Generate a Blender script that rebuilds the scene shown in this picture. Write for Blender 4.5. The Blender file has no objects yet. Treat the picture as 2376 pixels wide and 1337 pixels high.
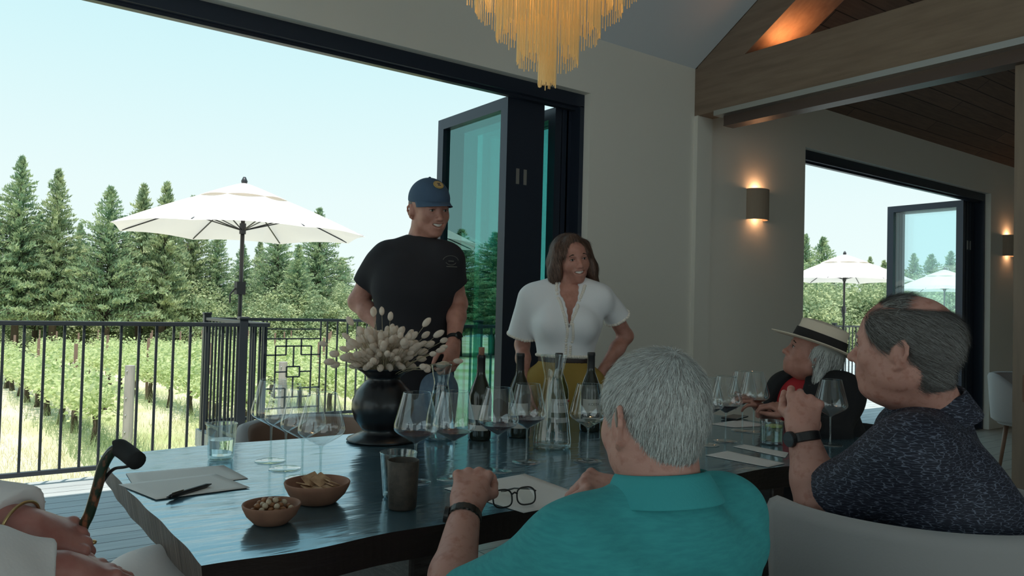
import bpy, math, random
import numpy as np
from mathutils import Vector, Matrix
random.seed(7); rng = np.random.default_rng(7)
SC = bpy.context.scene
COL = SC.collection

# ------------------------------------------------------------------ camera
CAM = np.array([0.0, 0.0, 1.24]); FPX = 1771.5; YAW, PITCH, ROLL = .6316, .02606, .02582
_f = np.array([math.sin(YAW)*math.cos(PITCH), math.cos(YAW)*math.cos(PITCH), math.sin(PITCH)])
_r = np.array([math.cos(YAW), -math.sin(YAW), 0.0]); _u = np.cross(_r, _f)
CR = _r*math.cos(ROLL)+_u*math.sin(ROLL); CU = -_r*math.sin(ROLL)+_u*math.cos(ROLL); CF = _f
cd = bpy.data.cameras.new('camera'); cam = bpy.data.objects.new('camera', cd); COL.objects.link(cam)
cd.sensor_width = 36; cd.lens = 36*FPX/2376; cd.clip_start = .02; cd.clip_end = 600
cam.matrix_world = Matrix(((CR[0], CU[0], -CF[0], CAM[0]), (CR[1], CU[1], -CF[1], CAM[1]), (CR[2], CU[2], -CF[2], CAM[2]), (0, 0, 0, 1)))
SC.camera = cam
def ray(x, y): return CR*(x-1188)/FPX - CU*(y-668.5)/FPX + CF
def at(x, y, D): return CAM + ray(x, y)*D                      # point at real distance D along a line of sight
def on_z(x, y, z): r = ray(x, y); return CAM + r*(z-CAM[2])/r[2]   # point on a level surface
def on_y(x, y, Y): r = ray(x, y); return CAM + r*Y/r[1]

# ------------------------------------------------------------------ sky, sun, exposure
SC.view_settings.view_transform = 'Standard'; SC.view_settings.look = 'None'
SC.view_settings.gamma = 1; SC.view_settings.use_curve_mapping = False
SC.view_settings.exposure = 0.72
SC.cycles.max_bounces = 10; SC.cycles.diffuse_bounces = 5; SC.cycles.glossy_bounces = 4
SC.cycles.transparent_max_bounces = 40; SC.cycles.transmission_bounces = 8
SC.cycles.caustics_reflective = False; SC.cycles.caustics_refractive = False
SC.cycles.sample_clamp_indirect = 4
W = bpy.data.worlds.new('sky'); SC.world = W; W.use_nodes = True
nt = W.node_tree; nt.nodes.clear()
tc = nt.nodes.new('ShaderNodeTexCoord'); sx = nt.nodes.new('ShaderNodeSeparateXYZ'); rp = nt.nodes.new('ShaderNodeValToRGB')
bg = nt.nodes.new('ShaderNodeBackground'); ow = nt.nodes.new('ShaderNodeOutputWorld')
nt.links.new(tc.outputs['Generated'], sx.inputs[0]); nt.links.new(sx.outputs['Z'], rp.inputs[0])
nt.links.new(rp.outputs[0], bg.inputs[0]); nt.links.new(bg.outputs[0], ow.inputs[0])
cr = rp.color_ramp; cr.elements[0].position = 0; cr.elements[0].color = (.66, .745, .73, 1)
cr.elements[1].position = 1; cr.elements[1].color = (.27, .55, .78, 1)
for p, c in ((.13, (.61, .725, .725, 1)), (.28, (.50, .69, .715, 1)), (.42, (.40, .645, .70, 1))):
    e = cr.elements.new(p); e.color = c
bg.inputs[1].default_value = 0.82
sd = bpy.data.lights.new('sun', 'SUN'); sun = bpy.data.objects.new('sun', sd); COL.objects.link(sun)
sd.energy = 3.2; sd.angle = .012; sd.color = (1, .95, .86)
sun.rotation_euler = Vector((.16, .28, -1)).to_track_quat('-Z', 'Y').to_euler()

# ------------------------------------------------------------------ materials
def mat(name, col, rough=.6, metal=0, spec=.5, bump=None, noise=None, sub=0, coat=0, emit=None, trans=0, ior=1.5, sheen=0, alpha=1):
    m = bpy.data.materials.new(name); m.use_nodes = True; n = m.node_tree; b = n.nodes['Principled BSDF']
    b.inputs['Base Color'].default_value = (*col, 1); b.inputs['Roughness'].default_value = rough
    b.inputs['Metallic'].default_value = metal; b.inputs['Specular IOR Level'].default_value = spec; b.inputs['IOR'].default_value = ior
    b.inputs['Coat Weight'].default_value = coat; b.inputs['Transmission Weight'].default_value = trans
    if sheen: b.inputs['Sheen Weight'].default_value = sheen
    if sub: b.inputs['Subsurface Weight'].default_value = sub; b.inputs['Subsurface Radius'].default_value = (.012, .005, .003); b.inputs['Subsurface Scale'].default_value = 1
    if emit: b.inputs['Emission Color'].default_value = (*emit[0], 1); b.inputs['Emission Strength'].default_value = emit[1]
    co = n.nodes.new('ShaderNodeTexCoord')
    if noise:   # (second colour, scale, stretch xyz, lo, hi)
        c2, sc, st, lo, hi = noise
        mp = n.nodes.new('ShaderNodeMapping'); mp.inputs['Scale'].default_value = st
        nz = n.nodes.new('ShaderNodeTexNoise'); nz.inputs['Scale'].default_value = sc; nz.inputs['Detail'].default_value = 5
        r_ = n.nodes.new('ShaderNodeValToRGB'); r_.color_ramp.elements[0].position = lo; r_.color_ramp.elements[1].position = hi
        r_.color_ramp.elements[0].color = (*col, 1); r_.color_ramp.elements[1].color = (*c2, 1)
        n.links.new(co.outputs['Object'], mp.inputs[0]); n.links.new(mp.outputs[0], nz.inputs['Vector'])
        n.links.new(nz.outputs[0], r_.inputs[0]); n.links.new(r_.outputs[0], b.inputs['Base Color'])
    if bump:    # (scale, strength, distance, stretch)
        sc, s, d, st = bump
        mp = n.nodes.new('ShaderNodeMapping'); mp.inputs['Scale'].default_value = st
        nz = n.nodes.new('ShaderNodeTexNoise'); nz.inputs['Scale'].default_value = sc; nz.inputs['Detail'].default_value = 4
        bp = n.nodes.new('ShaderNodeBump'); bp.inputs['Strength'].default_value = s; bp.inputs['Distance'].default_value = d
        n.links.new(co.outputs['Object'], mp.inputs[0]); n.links.new(mp.outputs[0], nz.inputs['Vector'])
        n.links.new(nz.outputs[0], bp.inputs['Height']); n.links.new(bp.outputs[0], b.inputs['Normal'])
    return m
def thin_glass(name, tint, base, edge, rough=0.0, gcol=(1, 1, 1)):
    """thin pane or wall of glass: clear with a tint, more mirror-like at grazing angles"""
    m = bpy.data.materials.new(name); m.use_nodes = True; n = m.node_tree; n.nodes.clear()
    o = n.nodes.new('ShaderNodeOutputMaterial'); t = n.nodes.new('ShaderNodeBsdfTransparent'); g = n.nodes.new('ShaderNodeBsdfGlossy')
    x = n.nodes.new('ShaderNodeMixShader'); lw = n.nodes.new('ShaderNodeLayerWeight'); mr = n.nodes.new('ShaderNodeMapRange')
    t.inputs[0].default_value = (*tint, 1); g.inputs[0].default_value = (*gcol, 1); g.inputs['Roughness'].default_value = rough
    lw.inputs[0].default_value = .35; mr.inputs[3].default_value = base; mr.inputs[4].default_value = edge
    n.links.new(lw.outputs['Facing'], mr.inputs[0]); n.links.new(mr.outputs[0], x.inputs[0])
    pw = n.nodes.new('ShaderNodeMath'); pw.operation = 'POWER'; pw.inputs[1].default_value = 3
    n.links.new(lw.outputs['Facing'], pw.inputs[0]); n.links.new(pw.outputs[0], mr.inputs[0])
    n.links.new(t.outputs[0], x.inputs[1]); n.links.new(g.outputs[0], x.inputs[2]); n.links.new(x.outputs[0], o.inputs[0])
    return m
def leafmat(name, c1, c2, scale=3, tr=.35):
    m = bpy.data.materials.new(name); m.use_nodes = True; n = m.node_tree; n.nodes.clear()
    o = n.nodes.new('ShaderNodeOutputMaterial'); d = n.nodes.new('ShaderNodeBsdfDiffuse'); t = n.nodes.new('ShaderNodeBsdfTranslucent'); x = n.nodes.new('ShaderNodeMixShader')
    x.inputs[0].default_value = tr; co = n.nodes.new('ShaderNodeTexCoord'); nz = n.nodes.new('ShaderNodeTexNoise'); nz.inputs['Scale'].default_value = scale
    r_ = n.nodes.new('ShaderNodeValToRGB'); r_.color_ramp.elements[0].position = .35; r_.color_ramp.elements[1].position = .65
    r_.color_ramp.elements[0].color = (*c1, 1); r_.color_ramp.elements[1].color = (*c2, 1)
    n.links.new(co.outputs['Object'], nz.inputs['Vector']); n.links.new(nz.outputs[0], r_.inputs[0])
    n.links.new(r_.outputs[0], d.inputs[0]); n.links.new(r_.outputs[0], t.inputs[0])
    n.links.new(d.outputs[0], x.inputs[1]); n.links.new(t.outputs[0], x.inputs[2]); n.links.new(x.outputs[0], o.inputs[0])
    return m
def boards(name, c1, c2, gap, width, length, axis='x', rough=.7, offs=(0, 0, 0), rot=(0, 0, 0)):
    """planks with dark joints, laid along one axis"""
    m = bpy.data.materials.new(name); m.use_nodes = True; n = m.node_tree; b = n.nodes['Principled BSDF']
    co = n.nodes.new('ShaderNodeTexCoord'); mp = n.nodes.new('ShaderNodeMapping'); mp.inputs['Rotation'].default_value = rot
    if axis == 'y': mp.inputs['Rotation'].default_value = (rot[0], rot[1], math.pi/2)
    br = n.nodes.new('ShaderNodeTexBrick'); br.inputs['Scale'].default_value = 1; br.inputs['Brick Width'].default_value = length
    br.inputs['Row Height'].default_value = width; br.inputs['Mortar Size'].default_value = .004; br.inputs['Mortar Smooth'].default_value = .1
    br.inputs['Color1'].default_value = (*c1, 1); br.inputs['Color2'].default_value = (*c2, 1); br.inputs['Mortar'].default_value = (*gap, 1)
    nz = n.nodes.new('ShaderNodeTexNoise'); nz.inputs['Scale'].default_value = 4; mp2 = n.nodes.new('ShaderNodeMapping'); mp2.inputs['Scale'].default_value = (1, 12, 12)
    mx = n.nodes.new('ShaderNodeMix'); mx.data_type = 'RGBA'; mx.blend_type = 'MULTIPLY'; mx.inputs[0].default_value = .5
    n.links.new(co.outputs['Object'], mp.inputs[0]); n.links.new(mp.outputs[0], br.inputs['Vector'])
    n.links.new(mp.outputs[0], mp2.inputs[0]); n.links.new(mp2.outputs[0], nz.inputs['Vector'])
    n.links.new(br.outputs[0], mx.inputs[6]); n.links.new(nz.outputs[0], mx.inputs[7]); n.links.new(mx.outputs[2], b.inputs['Base Color'])
    b.inputs['Roughness'].default_value = rough
    return m
M = {}
M['wall'] = mat('white plaster', (.80, .78, .71), .9, bump=(30, .08, .01, (1, 1, 1)))
M['ceil'] = mat('white ceiling', (.70, .76, .82), .9)
M['beam'] = mat('oak', (.27, .20, .145), .55, noise=((.20, .14, .10), 3, (9, 1, 9), .3, .7), bump=(40, .1, .01, (8, 1, 8)))
M['oakdoor'] = mat('oak door', (.26, .20, .15), .5, noise=((.20, .155, .12), 3, (9, 9, 1), .3, .7))
M['woodceil'] = boards('dark wood boards', (.26, .17, .13), (.19, .13, .10), (.04, .03, .025), .14, 2.6)
M['deck'] = boards('deck boards', (.62, .64, .63), (.47, .51, .52), (.06, .06, .06), .14, 3.7, rough=.6)
M['floor'] = boards('floor boards', (.52, .47, .40), (.46, .41, .35), (.1, .08, .06), .18, 2.2, rough=.35)
M['frame'] = mat('sky-tinted bronze aluminium', (.024, .034, .055), .35, .3)  # blue cast of the skylight is put into the frame colour
M['rail'] = mat('black painted steel', (.035, .042, .05), .4, .2)
M['alu'] = mat('aluminium', (.55, .57, .56), .32, .9)
M['tealglass'] = thin_glass('teal glass', (.46, .78, .76), .24, .80, gcol=(.46, .80, .78))
M['paleglass'] = thin_glass('pale blue glass', (.90, .98, .99), .08, .5, gcol=(.9, .99, 1))
M['glass'] = thin_glass('clear glass', (.97, .985, .985), .11, 1.0)
M['glassbase'] = thin_glass('thick glass', (.85, .92, .92), .10, .9)
M['water'] = mat('water', (.93, .98, 1), .02, trans=1, ior=1.33)
M['limewater'] = mat('lime drink', (.75, .82, .62), .05, trans=.75, ior=1.33)
M['ice'] = mat('ice', (.85, .9, .85), .1, trans=.7, ior=1.3)
M['lime'] = mat('lime', (.55, .62, .2), .4)
M['redwine'] = mat('red wine', (.06, .004, .009), .12, spec=.3)
M['palewine'] = mat('pale wine', (.6, .55, .38), .03, trans=.9, ior=1.34)
M['rose'] = mat('rose wine', (.55, .16, .10), .03, trans=.5, ior=1.34)
M['tabletop'] = None
M['terracotta'] = mat('terracotta', (.36, .18, .115), .75, noise=((.27, .13, .085), 20, (1, 1, 1), .35, .65), bump=(60, .2, .003, (1, 1, 1)))
M['cup'] = mat('brown stoneware', (.075, .058, .045), .6, noise=((.05, .04, .032), 50, (1, 1, 1), .4, .6), bump=(120, .5, .003, (1, 1, 1)))
M['vase'] = mat('black glazed ceramic', (.010, .010, .013), .30, coat=.15)
M['tail'] = leafmat('bunny tail fluff', (.88, .76, .66), (.95, .88, .80), 40, .45)
M['stem'] = mat('dry stem', (.42, .36, .24), .8)
M['paper'] = mat('paper', (.80, .78, .76), .8)
M['black'] = mat('black plastic', (.012, .012, .014), .35)
M['blackrubber'] = mat('black foam', (.012, .013, .014), .8)
M['bottle'] = mat('dark bottle glass', (.020, .022, .014), .16, coat=.3)
M['bottlegreen'] = mat('olive bottle glass', (.07, .07, .016), .16, coat=.3)
M['foil'] = mat('black foil', (.02, .018, .02), .4)
M['label'] = mat('bottle label', (.62, .60, .57), .7)
M['ink'] = mat('ink', (.03, .03, .03), .6)
M['redink'] = mat('red seal', (.35, .05, .04), .6)
M['cork'] = mat('cork', (.38, .20, .13), .85, noise=((.28, .14, .09), 80, (1, 1, 1), .4, .6))
M['cream'] = mat('shaded cream upholstery', (.34, .33, .33), .9, bump=(180, .15, .003, (1, 1, 1)), sheen=.3)  # toned down from cream; the room's light falloff is in the colour
M['brownwood'] = mat('chair wood', (.20, .11, .07), .5)
M['canopy'] = leafmat('umbrella canvas', (.86, .80, .75), (.90, .84, .79), 2, .3)
M['polemetal'] = mat('bronze pole', (.05, .05, .055), .4, .5)
M['bark'] = mat('bark', (.10, .075, .055), .95, noise=((.05, .04, .03), 9, (1, 1, .3), .3, .7))
M['tree1'] = leafmat('hazed cypress green', (.22, .34, .22), (.50, .58, .34), 1.6)  # distance haze is mixed into this paled green
M['tree2'] = leafmat('hazed olive cypress', (.28, .37, .23), (.56, .61, .36), 1.6)  # olive green paled too, with the haze in its colour
M['tree3'] = leafmat('hazy green', (.16, .27, .20), (.24, .35, .24), .6)
M['vine'] = leafmat('vine leaves', (.44, .54, .24), (.74, .78, .48), 2.0, .5)
M['grass'] = leafmat('grass', (.58, .54, .32), (.82, .74, .54), .6, .4)
M['greengrass'] = leafmat('green grass', (.30, .38, .20), (.48, .55, .32), .8, .4)
M['rust'] = mat('rusty steel', (.24, .15, .12), .8)
M['greypost'] = mat('weathered post', (.42, .38, .36), .9, noise=((.3, .27, .26), 12, (1, 1, .2), .3, .7))
M['gold'] = mat('self-lit gold chain', (.78, .58, .28), .4, .5, emit=((1, .66, .25), .07))  # faint emission stands in for lamplight caught on the chains
M['sconce'] = mat('taupe ceramic', (.38, .31, .24), .8)
M['skin'] = mat('skin', (.54, .265, .21), .5, noise=((.38, .17, .125), 22, (1, 1, 1), .35, .7), bump=(110, .12, .002, (1, 1, 1)), sub=.15)
M['skinold'] = mat('freckled skin', (.56, .29, .235), .55, noise=((.45, .20, .155), 55, (1, 1, 1), .50, .70), bump=(140, .2, .002, (1, 1, 1)), sub=.15)
M['skinred'] = mat('flushed skin', (.52, .235, .20), .42, noise=((.42, .155, .13), 30, (1, 1, 1), .35, .7), bump=(110, .2, .002, (1, 1, 1)), sub=.15)
M['lip'] = mat('lips', (.34, .11, .09), .45)
M['teeth'] = mat('teeth', (.75, .72, .66), .3)
M['eyewhite'] = mat('eye white', (.5, .48, .46), .3)
M['iris'] = mat('dark eye', (.02, .014, .01), .2)
M['brow'] = mat('eyebrow', (.05, .032, .022), .9)
M['nail'] = mat('nail', (.52, .30, .25), .3)
M['navytee'] = mat('black navy tee', (.014, .014, .019), .9, bump=(200, .1, .002, (1, 1, 1)))
M['denim'] = mat('denim', (.17, .26, .36), .85, noise=((.13, .20, .30), 60, (1, 1, 1), .3, .7))
M['cap'] = mat('blue cap', (.045, .09, .16), .85, bump=(150, .2, .003, (1, 1, 1)))
M['capdark'] = mat('navy mesh', (.02, .04, .09), .9)
M['yellow'] = mat('ochre patch', (.42, .30, .10), .8)
M['blouse'] = mat('white blouse', (.84, .85, .88), .85, bump=(160, .15, .003, (1, 1, 1)))
M['lace'] = mat('cream lace', (.84, .78, .70), .9)
M['mustard'] = mat('mustard trousers', (.34, .22, .045), .85)
M['belt'] = mat('dark belt', (.035, .02, .018), .5)
M['turq'] = mat('turquoise jersey', (.052, .37, .385), .95, noise=((.042, .315, .335), 34, (1, 1, 5), .35, .65), bump=(220, .15, .002, (1, 1, 1)))
M['turqd'] = mat('turquoise rib', (.05, .37, .39), .95, bump=(300, .3, .002, (1, 1, .2)))
M['cardigan'] = mat('black cardigan', (.010, .010, .012), .95)
M['redtop'] = mat('red top', (.42, .012, .018), .8)
M['straw'] = mat('straw', (.72, .62, .50), .85, bump=(260, .3, .002, (1, 1, 1)))
M['hatband'] = mat('black hat band', (.012, .010, .010), .8)
M['linen'] = mat('white linen', (.86, .81, .80), .9, bump=(120, .2, .003, (1, 1, 1)))
M['steel'] = mat('steel', (.45, .44, .40), .3, .9)
M['goldm'] = mat('gold', (.6, .42, .2), .3, .9)
M['hair_grey1'] = mat('grey hair', (.55, .58, .57), .6); M['hair_grey2'] = mat('light grey hair', (.78, .80, .78), .6); M['hair_grey3'] = mat('dark grey hair', (.30, .28, .27), .6)
M['hair_br1'] = mat('brown hair', (.13, .070, .050), .5); M['hair_br2'] = mat('light brown hair', (.24, .15, .11), .5); M['hair_br3'] = mat('dark brown hair', (.06, .035, .026), .5)
M['hair_mid'] = mat('iron grey hair', (.27, .27, .265), .6)
M['hair_dg'] = mat('ash hair', (.085, .075, .07), .6); M['hair_dg2'] = mat('ash grey hair', (.17, .16, .155), .6)
M['lens'] = thin_glass('spectacle lens', (.93, .95, .93), .05, .6)
M['almond'] = mat('roasted nuts', (.40, .19, .08), .5, noise=((.30, .12, .05), 30, (1, 1, 1), .3, .7)); M['nutpale'] = mat('pale nuts', (.60, .47, .33), .4)
M['cracker'] = mat('crackers', (.66, .42, .25), .85, noise=((.38, .22, .12), 40, (1, 1, 1), .35, .65))
M['red'] = mat('red liquid', (.35, .03, .05), .2)

# ------------------------------------------------------------------ mesh helpers
def mesh_obj(name, V, F, m, parent=None, smooth=True, midx=None, loc=None):
    me = bpy.data.meshes.new(name); V = np.asarray(V, np.float32)
    if isinstance(F, np.ndarray):
        k = F.shape[1]; n = len(F)
        me.vertices.add(len(V)); me.vertices.foreach_set('co', V.ravel())
        me.loops.add(n*k); me.loops.foreach_set('vertex_index', F.astype(np.int32).ravel())
        me.polygons.add(n); me.polygons.foreach_set('loop_start', np.arange(0, n*k, k, dtype=np.int32))
        try: me.polygons.foreach_set('loop_total', np.full(n, k, np.int32))
        except Exception: pass
        me.update(calc_edges=True)
    else: me.from_pydata(V.tolist(), [], F)
    for q in (m if isinstance(m, (list, tuple)) else [m]): me.materials.append(q)
    if midx is not None: me.polygons.foreach_set('material_index', np.asarray(midx, np.int32))
    me.polygons.foreach_set('use_smooth', np.full(len(me.polygons), smooth)); me.update()
    o = bpy.data.objects.new(name, me); COL.objects.link(o)
    if loc is not None: o.location = loc
    if parent is not None: o.parent = parent
    return o
def tag(o, label=None, cat=None, group=None, kind=None):
    if label: o['label'] = label
    if cat: o['category'] = cat
    if group: o['group'] = group
    if kind: o['kind'] = kind
    return o
def empty(name, loc, label, cat, group=None, rz=0):
    o = bpy.data.objects.new(name, None); COL.objects.link(o); o.location = loc; o.rotation_euler.z = rz; o.empty_display_size = .05
    return tag(o, label, cat, group)
def unit(v): v = np.asarray(v, float); return v/max(1e-9, np.linalg.norm(v))
class MB:
    def __init__(s): s.V = []; s.F = []
    def add(s, V, F):
        b = len(s.V); s.V += [tuple(map(float, v)) for v in V]; s.F += [tuple(int(i)+b for i in f) for f in F]; return s
    def box(s, x0, x1, y0, y1, z0, z1):
        return s.add([(x0, y0, z0), (x1, y0, z0), (x1, y1, z0), (x0, y1, z0), (x0, y0, z1), (x1, y0, z1), (x1, y1, z1), (x0, y1, z1)],
                     [(0, 3, 2, 1), (4, 5, 6, 7), (0, 1, 5, 4), (1, 2, 6, 5), (2, 3, 7, 6), (3, 0, 4, 7)])
    def hexa(s, P): return s.add(P, [(0, 3, 2, 1), (4, 5, 6, 7), (0, 1, 5, 4), (1, 2, 6, 5), (2, 3, 7, 6), (3, 0, 4, 7)])
    def tube(s, pts, r, n=10, caps=True):
        pts = [np.asarray(p, float) for p in pts]; rr = r if isinstance(r, (list, tuple, np.ndarray)) else [r]*len(pts); V = []; F = []
        t0 = unit(pts[1]-pts[0]); a = unit(np.cross(t0, (0, 0, 1) if abs(t0[2]) < .9 else (1, 0, 0)))
        for i, p in enumerate(pts):
            t = unit(pts[min(i+1, len(pts)-1)]-pts[max(i-1, 0)]); a = unit(a-t*np.dot(a, t)); b = np.cross(t, a)
            for k in range(n): q = 2*math.pi*k/n; V.append(p+rr[i]*(a*math.cos(q)+b*math.sin(q)))
        for i in range(len(pts)-1):
            for k in range(n): F.append((i*n+k, i*n+(k+1) % n, (i+1)*n+(k+1) % n, (i+1)*n+k))
        if caps: F.append(tuple(range(n-1, -1, -1))); F.append(tuple((len(pts)-1)*n+k for k in range(n)))
        return s.add(V, F)
    def lathe(s, prof, n=32, c=(0, 0, 0)):
        V = []; F = []
        for r, z in prof:
            for k in range(n): q = 2*math.pi*k/n; V.append((c[0]+r*math.cos(q), c[1]+r*math.sin(q), c[2]+z))
        for i in range(len(prof)-1):
            for k in range(n): F.append((i*n+k, i*n+(k+1) % n, (i+1)*n+(k+1) % n, (i+1)*n+k))
        if prof[0][0] > 1e-4 and False: F.append(tuple(range(n-1, -1, -1)))
        return s.add(V, F)
    def ell(s, c, r, nu=12, nv=8, R=None):
        V = []; F = []; c = np.asarray(c, float)
        for i in range(nv+1):
            ph = math.pi*i/nv
            for k in range(nu):
                q = 2*math.pi*k/nu; v = np.array([r[0]*math.sin(ph)*math.cos(q), r[1]*math.sin(ph)*math.sin(q), r[2]*math.cos(ph)])
                V.append(c+(R@v if R is not None else v))
        for i in range(nv):
            for k in range(nu): F.append((i*nu+k, (i+1)*nu+k, (i+1)*nu+(k+1) % nu, i*nu+(k+1) % nu))
        return s.add(V, F)
    def obj(s, name, m, parent=None, smooth=False, bevel=0, loc=None):
        o = mesh_obj(name, s.V, s.F, m, parent, smooth, loc=loc)
        if bevel: b = o.modifiers.new('bevel', 'BEVEL'); b.width = bevel; b.segments = 2; b.limit_method = 'ANGLE'
        return o
def struct(name, mb, m, smooth=False, label=None):
    o = mb.obj(name, m, None, smooth); o['kind'] = 'structure'
    if label: o['label'] = label
    return o
def copy_tree(o, parent=None):
    c = o.copy(); COL.objects.link(c); c.parent = parent
    for ch in [q for q in KIDS.get(o.name, [])]: copy_tree(ch, c)
    return c
KIDS = {}
def reg(root):
    for ch in bpy.data.objects:
        if ch.parent is not None: KIDS.setdefault(ch.parent.name, [])
    for ch in bpy.data.objects:
        if ch.parent is not None and ch not in KIDS[ch.parent.name]: KIDS[ch.parent.name].append(ch)
    return root
def curve_pts(P, n=24):
    P = [np.asarray(p, float) for p in P]; P = [2*P[0]-P[1]]+P+[2*P[-1]-P[-2]]; out = []
    for i in range(1, len(P)-2):
        for k in range(n):
            t = k/n; a, b, c, d = P[i-1:i+3]
            out.append(.5*((2*b)+(-a+c)*t+(2*a-5*b+4*c-d)*t*t+(-a+3*b-3*c+d)*t**3))
    out.append(P[-2]); return out
def rotm(axis, a): return np.array(Matrix.Rotation(a, 3, Vector(axis)))

# ------------------------------------------------------------------ soft-body surfaces (signed distances + surface nets)
def cap(a, b, ra, rb=None, k=.02, flat=None, op='u', cut=None):
    """tapered limb from a to b; flat=(dir, factor) squashes it along dir; cut=True ends it square at b"""
    return dict(t='c', a=np.asarray(a, float), b=np.asarray(b, float), ra=ra, rb=ra if rb is None else rb, k=k, flat=flat, op=op, cut=cut)
def ell(c, r, R=None, k=.015, op='u'): return dict(t='e', c=np.asarray(c, float), r=np.asarray(r, float), R=R, k=k, op=op)
def plane(o, n, k=.004): return dict(t='p', o=np.asarray(o, float), n=unit(n), k=k, op='s')      # removes the side n points to
def prim_d(q, P):
    if q['t'] == 'c':
        v = P-q['a']; ab = q['b']-q['a']
        if q['flat'] is not None:
            n, s = q['flat']; n = unit(n); v = v+(s-1)*(v@n)[..., None]*n; ab = ab+(s-1)*np.dot(ab, n)*n
        L = max(1e-9, ab@ab); t = np.clip((v@ab)/L, 0, 1)
        d = np.linalg.norm(v-t[..., None]*ab, axis=-1)-(q['ra']+(q['rb']-q['ra'])*t)
        if q['cut']: d = np.maximum(d, (P-q['b'])@unit(q['b']-q['a']))
        return d
    if q['t'] == 'e':
        v = P-q['c']
        if q['R'] is not None: v = v@q['R']
        k0 = np.linalg.norm(v/q['r'], axis=-1); k1 = np.linalg.norm(v/q['r']**2, axis=-1)+1e-9
        return k0*(k0-1)/k1
    return -((P-q['o'])@q['n'])
def combine(d, e, q):
    k = q['k']
    if q['op'] == 'u': h = np.maximum(k-np.abs(d-e), 0)/k; return np.minimum(d, e)-h*h*k*.25
    e = -e
    h = np.maximum(k-np.abs(d-e), 0)/k; return np.maximum(d, e)+h*h*k*.25
def sdf(prims, h, wob=None):
    """wob: list of (frequency vector, phase, amplitude) folds"""
    lo = np.full(3, 9e9); hi = -lo
    for q in prims:
        if q['op'] != 'u': continue
        if q['t'] == 'c': r = max(q['ra'], q['rb']); a = np.minimum(q['a'], q['b'])-r; b = np.maximum(q['a'], q['b'])+r
        else: r = max(q['r']); a = q['c']-r; b = q['c']+r
        lo = np.minimum(lo, a); hi = np.maximum(hi, b)
    lo -= 3*h; hi += 3*h; B = 8; nb = np.ceil((hi-lo)/(h*B)).astype(int)+1
    ci = np.stack(np.meshgrid(*[np.arange(n) for n in nb], indexing='ij'), -1).reshape(-1, 3)
    cc = lo+(ci+.5)*B*h-.5*h
    dc = np.full(len(cc), 9.0); pd = []
    for q in prims: e = prim_d(q, cc); pd.append(e); dc = combine(dc, e, q)
    R = B*h*.87; act = np.abs(dc) < R*1.9+.012
    D = np.full(tuple(nb*B), 1.0, np.float32)
    fill = dc.reshape(nb); D[:] = np.repeat(np.repeat(np.repeat(fill, B, 0), B, 1), B, 2)
    ai = np.nonzero(act)[0]
    off = np.stack(np.meshgrid(*[np.arange(B)]*3, indexing='ij'), -1).reshape(-1, 3)*h
    base = lo+ci[ai]*B*h; d = np.full((len(ai), B**3), 9.0)
    for q, e in zip(prims, pd):
        if q['op'] == 'u': m = e[ai] < R*3.2+q['k']+.01+np.maximum(0, 0)
        else: m = e[ai] < R*3.2+q['k']+.01
        if q['t'] == 'e' or q['flat'] is not None if q['t'] != 'p' else False: m = e[ai] < R*4.5+q['k']+.02
        j = np.nonzero(m)[0]
        if len(j) == 0: continue
        P = base[j][:, None, :]+off[None]; d[j] = combine(d[j], prim_d(q, P), q)
    if wob:
        P = base[:, None, :]+off[None]
        for f, ph, a in wob: d += a*np.sin(P@np.asarray(f, float)+ph+1.3*np.sin(P@np.array([f[2], f[0], f[1]])*.35+ph))
    D6 = D.reshape(nb[0], B, nb[1], B, nb[2], B)
    D6[ci[ai, 0], :, ci[ai, 1], :, ci[ai, 2], :] = d.reshape(-1, B, B, B)
    return nets(D, lo, h)
def nets(D, lo, h):
    S = (D < 0); s8 = np.zeros(tuple(np.array(D.shape)-1), np.int8)
    cs = [(i, j, k) for i in (0, 1) for j in (0, 1) for k in (0, 1)]
    sl = lambda c: tuple(slice(c[a], D.shape[a]-1+c[a]) for a in range(3))
    for c in cs: s8 += S[sl(c)]
    act = (s8 > 0) & (s8 < 8); idx = np.argwhere(act); vid = np.full(act.shape, -1, np.int32); vid[act] = np.arange(len(idx))
    g = np.stack([D[idx[:, 0]+c[0], idx[:, 1]+c[1], idx[:, 2]+c[2]] for c in cs], 1)
    acc = np.zeros((len(idx), 3)); cnt = np.zeros(len(idx))
    for a in range(8):
        for b in range(a+1, 8):
            df = np.array(cs[b])-np.array(cs[a])
            if np.abs(df).sum() != 1: continue
            m = (g[:, a] < 0) != (g[:, b] < 0); t = np.where(m, g[:, a]/np.where(m, g[:, a]-g[:, b], 1), 0)
            acc += m[:, None]*(np.array(cs[a])+t[:, None]*df); cnt += m
    V = lo+(idx+acc/cnt[:, None])*h; Q = []
    for ax in range(3):
        b, c = (ax+1) % 3, (ax+2) % 3
        A = [slice(None)]*3; A2 = [slice(None)]*3; A[ax] = slice(0, -1); A2[ax] = slice(1, None)
        ch = S[tuple(A)] != S[tuple(A2)]; e = np.argwhere(ch); e = e[(e[:, b] > 0) & (e[:, c] > 0) & (e[:, b] < act.shape[b]) & (e[:, c] < act.shape[c])]
        ins = S[e[:, 0], e[:, 1], e[:, 2]]
        def cell(db, dcc): x = e.copy(); x[:, b] -= db; x[:, c] -= dcc; return vid[x[:, 0], x[:, 1], x[:, 2]]
        q = np.stack([cell(1, 1), cell(0, 1), cell(0, 0), cell(1, 0)], 1); q[~ins] = q[~ins][:, ::-1]; Q.append(q)
    F = np.concatenate(Q); F = F[(F >= 0).all(1)]
    return V, F
def merge(*ms):
    V = []; F = []; n = 0
    for v, f in ms: V.append(v); F.append(f+n); n += len(v)
    return np.concatenate(V), np.concatenate(F)
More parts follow.
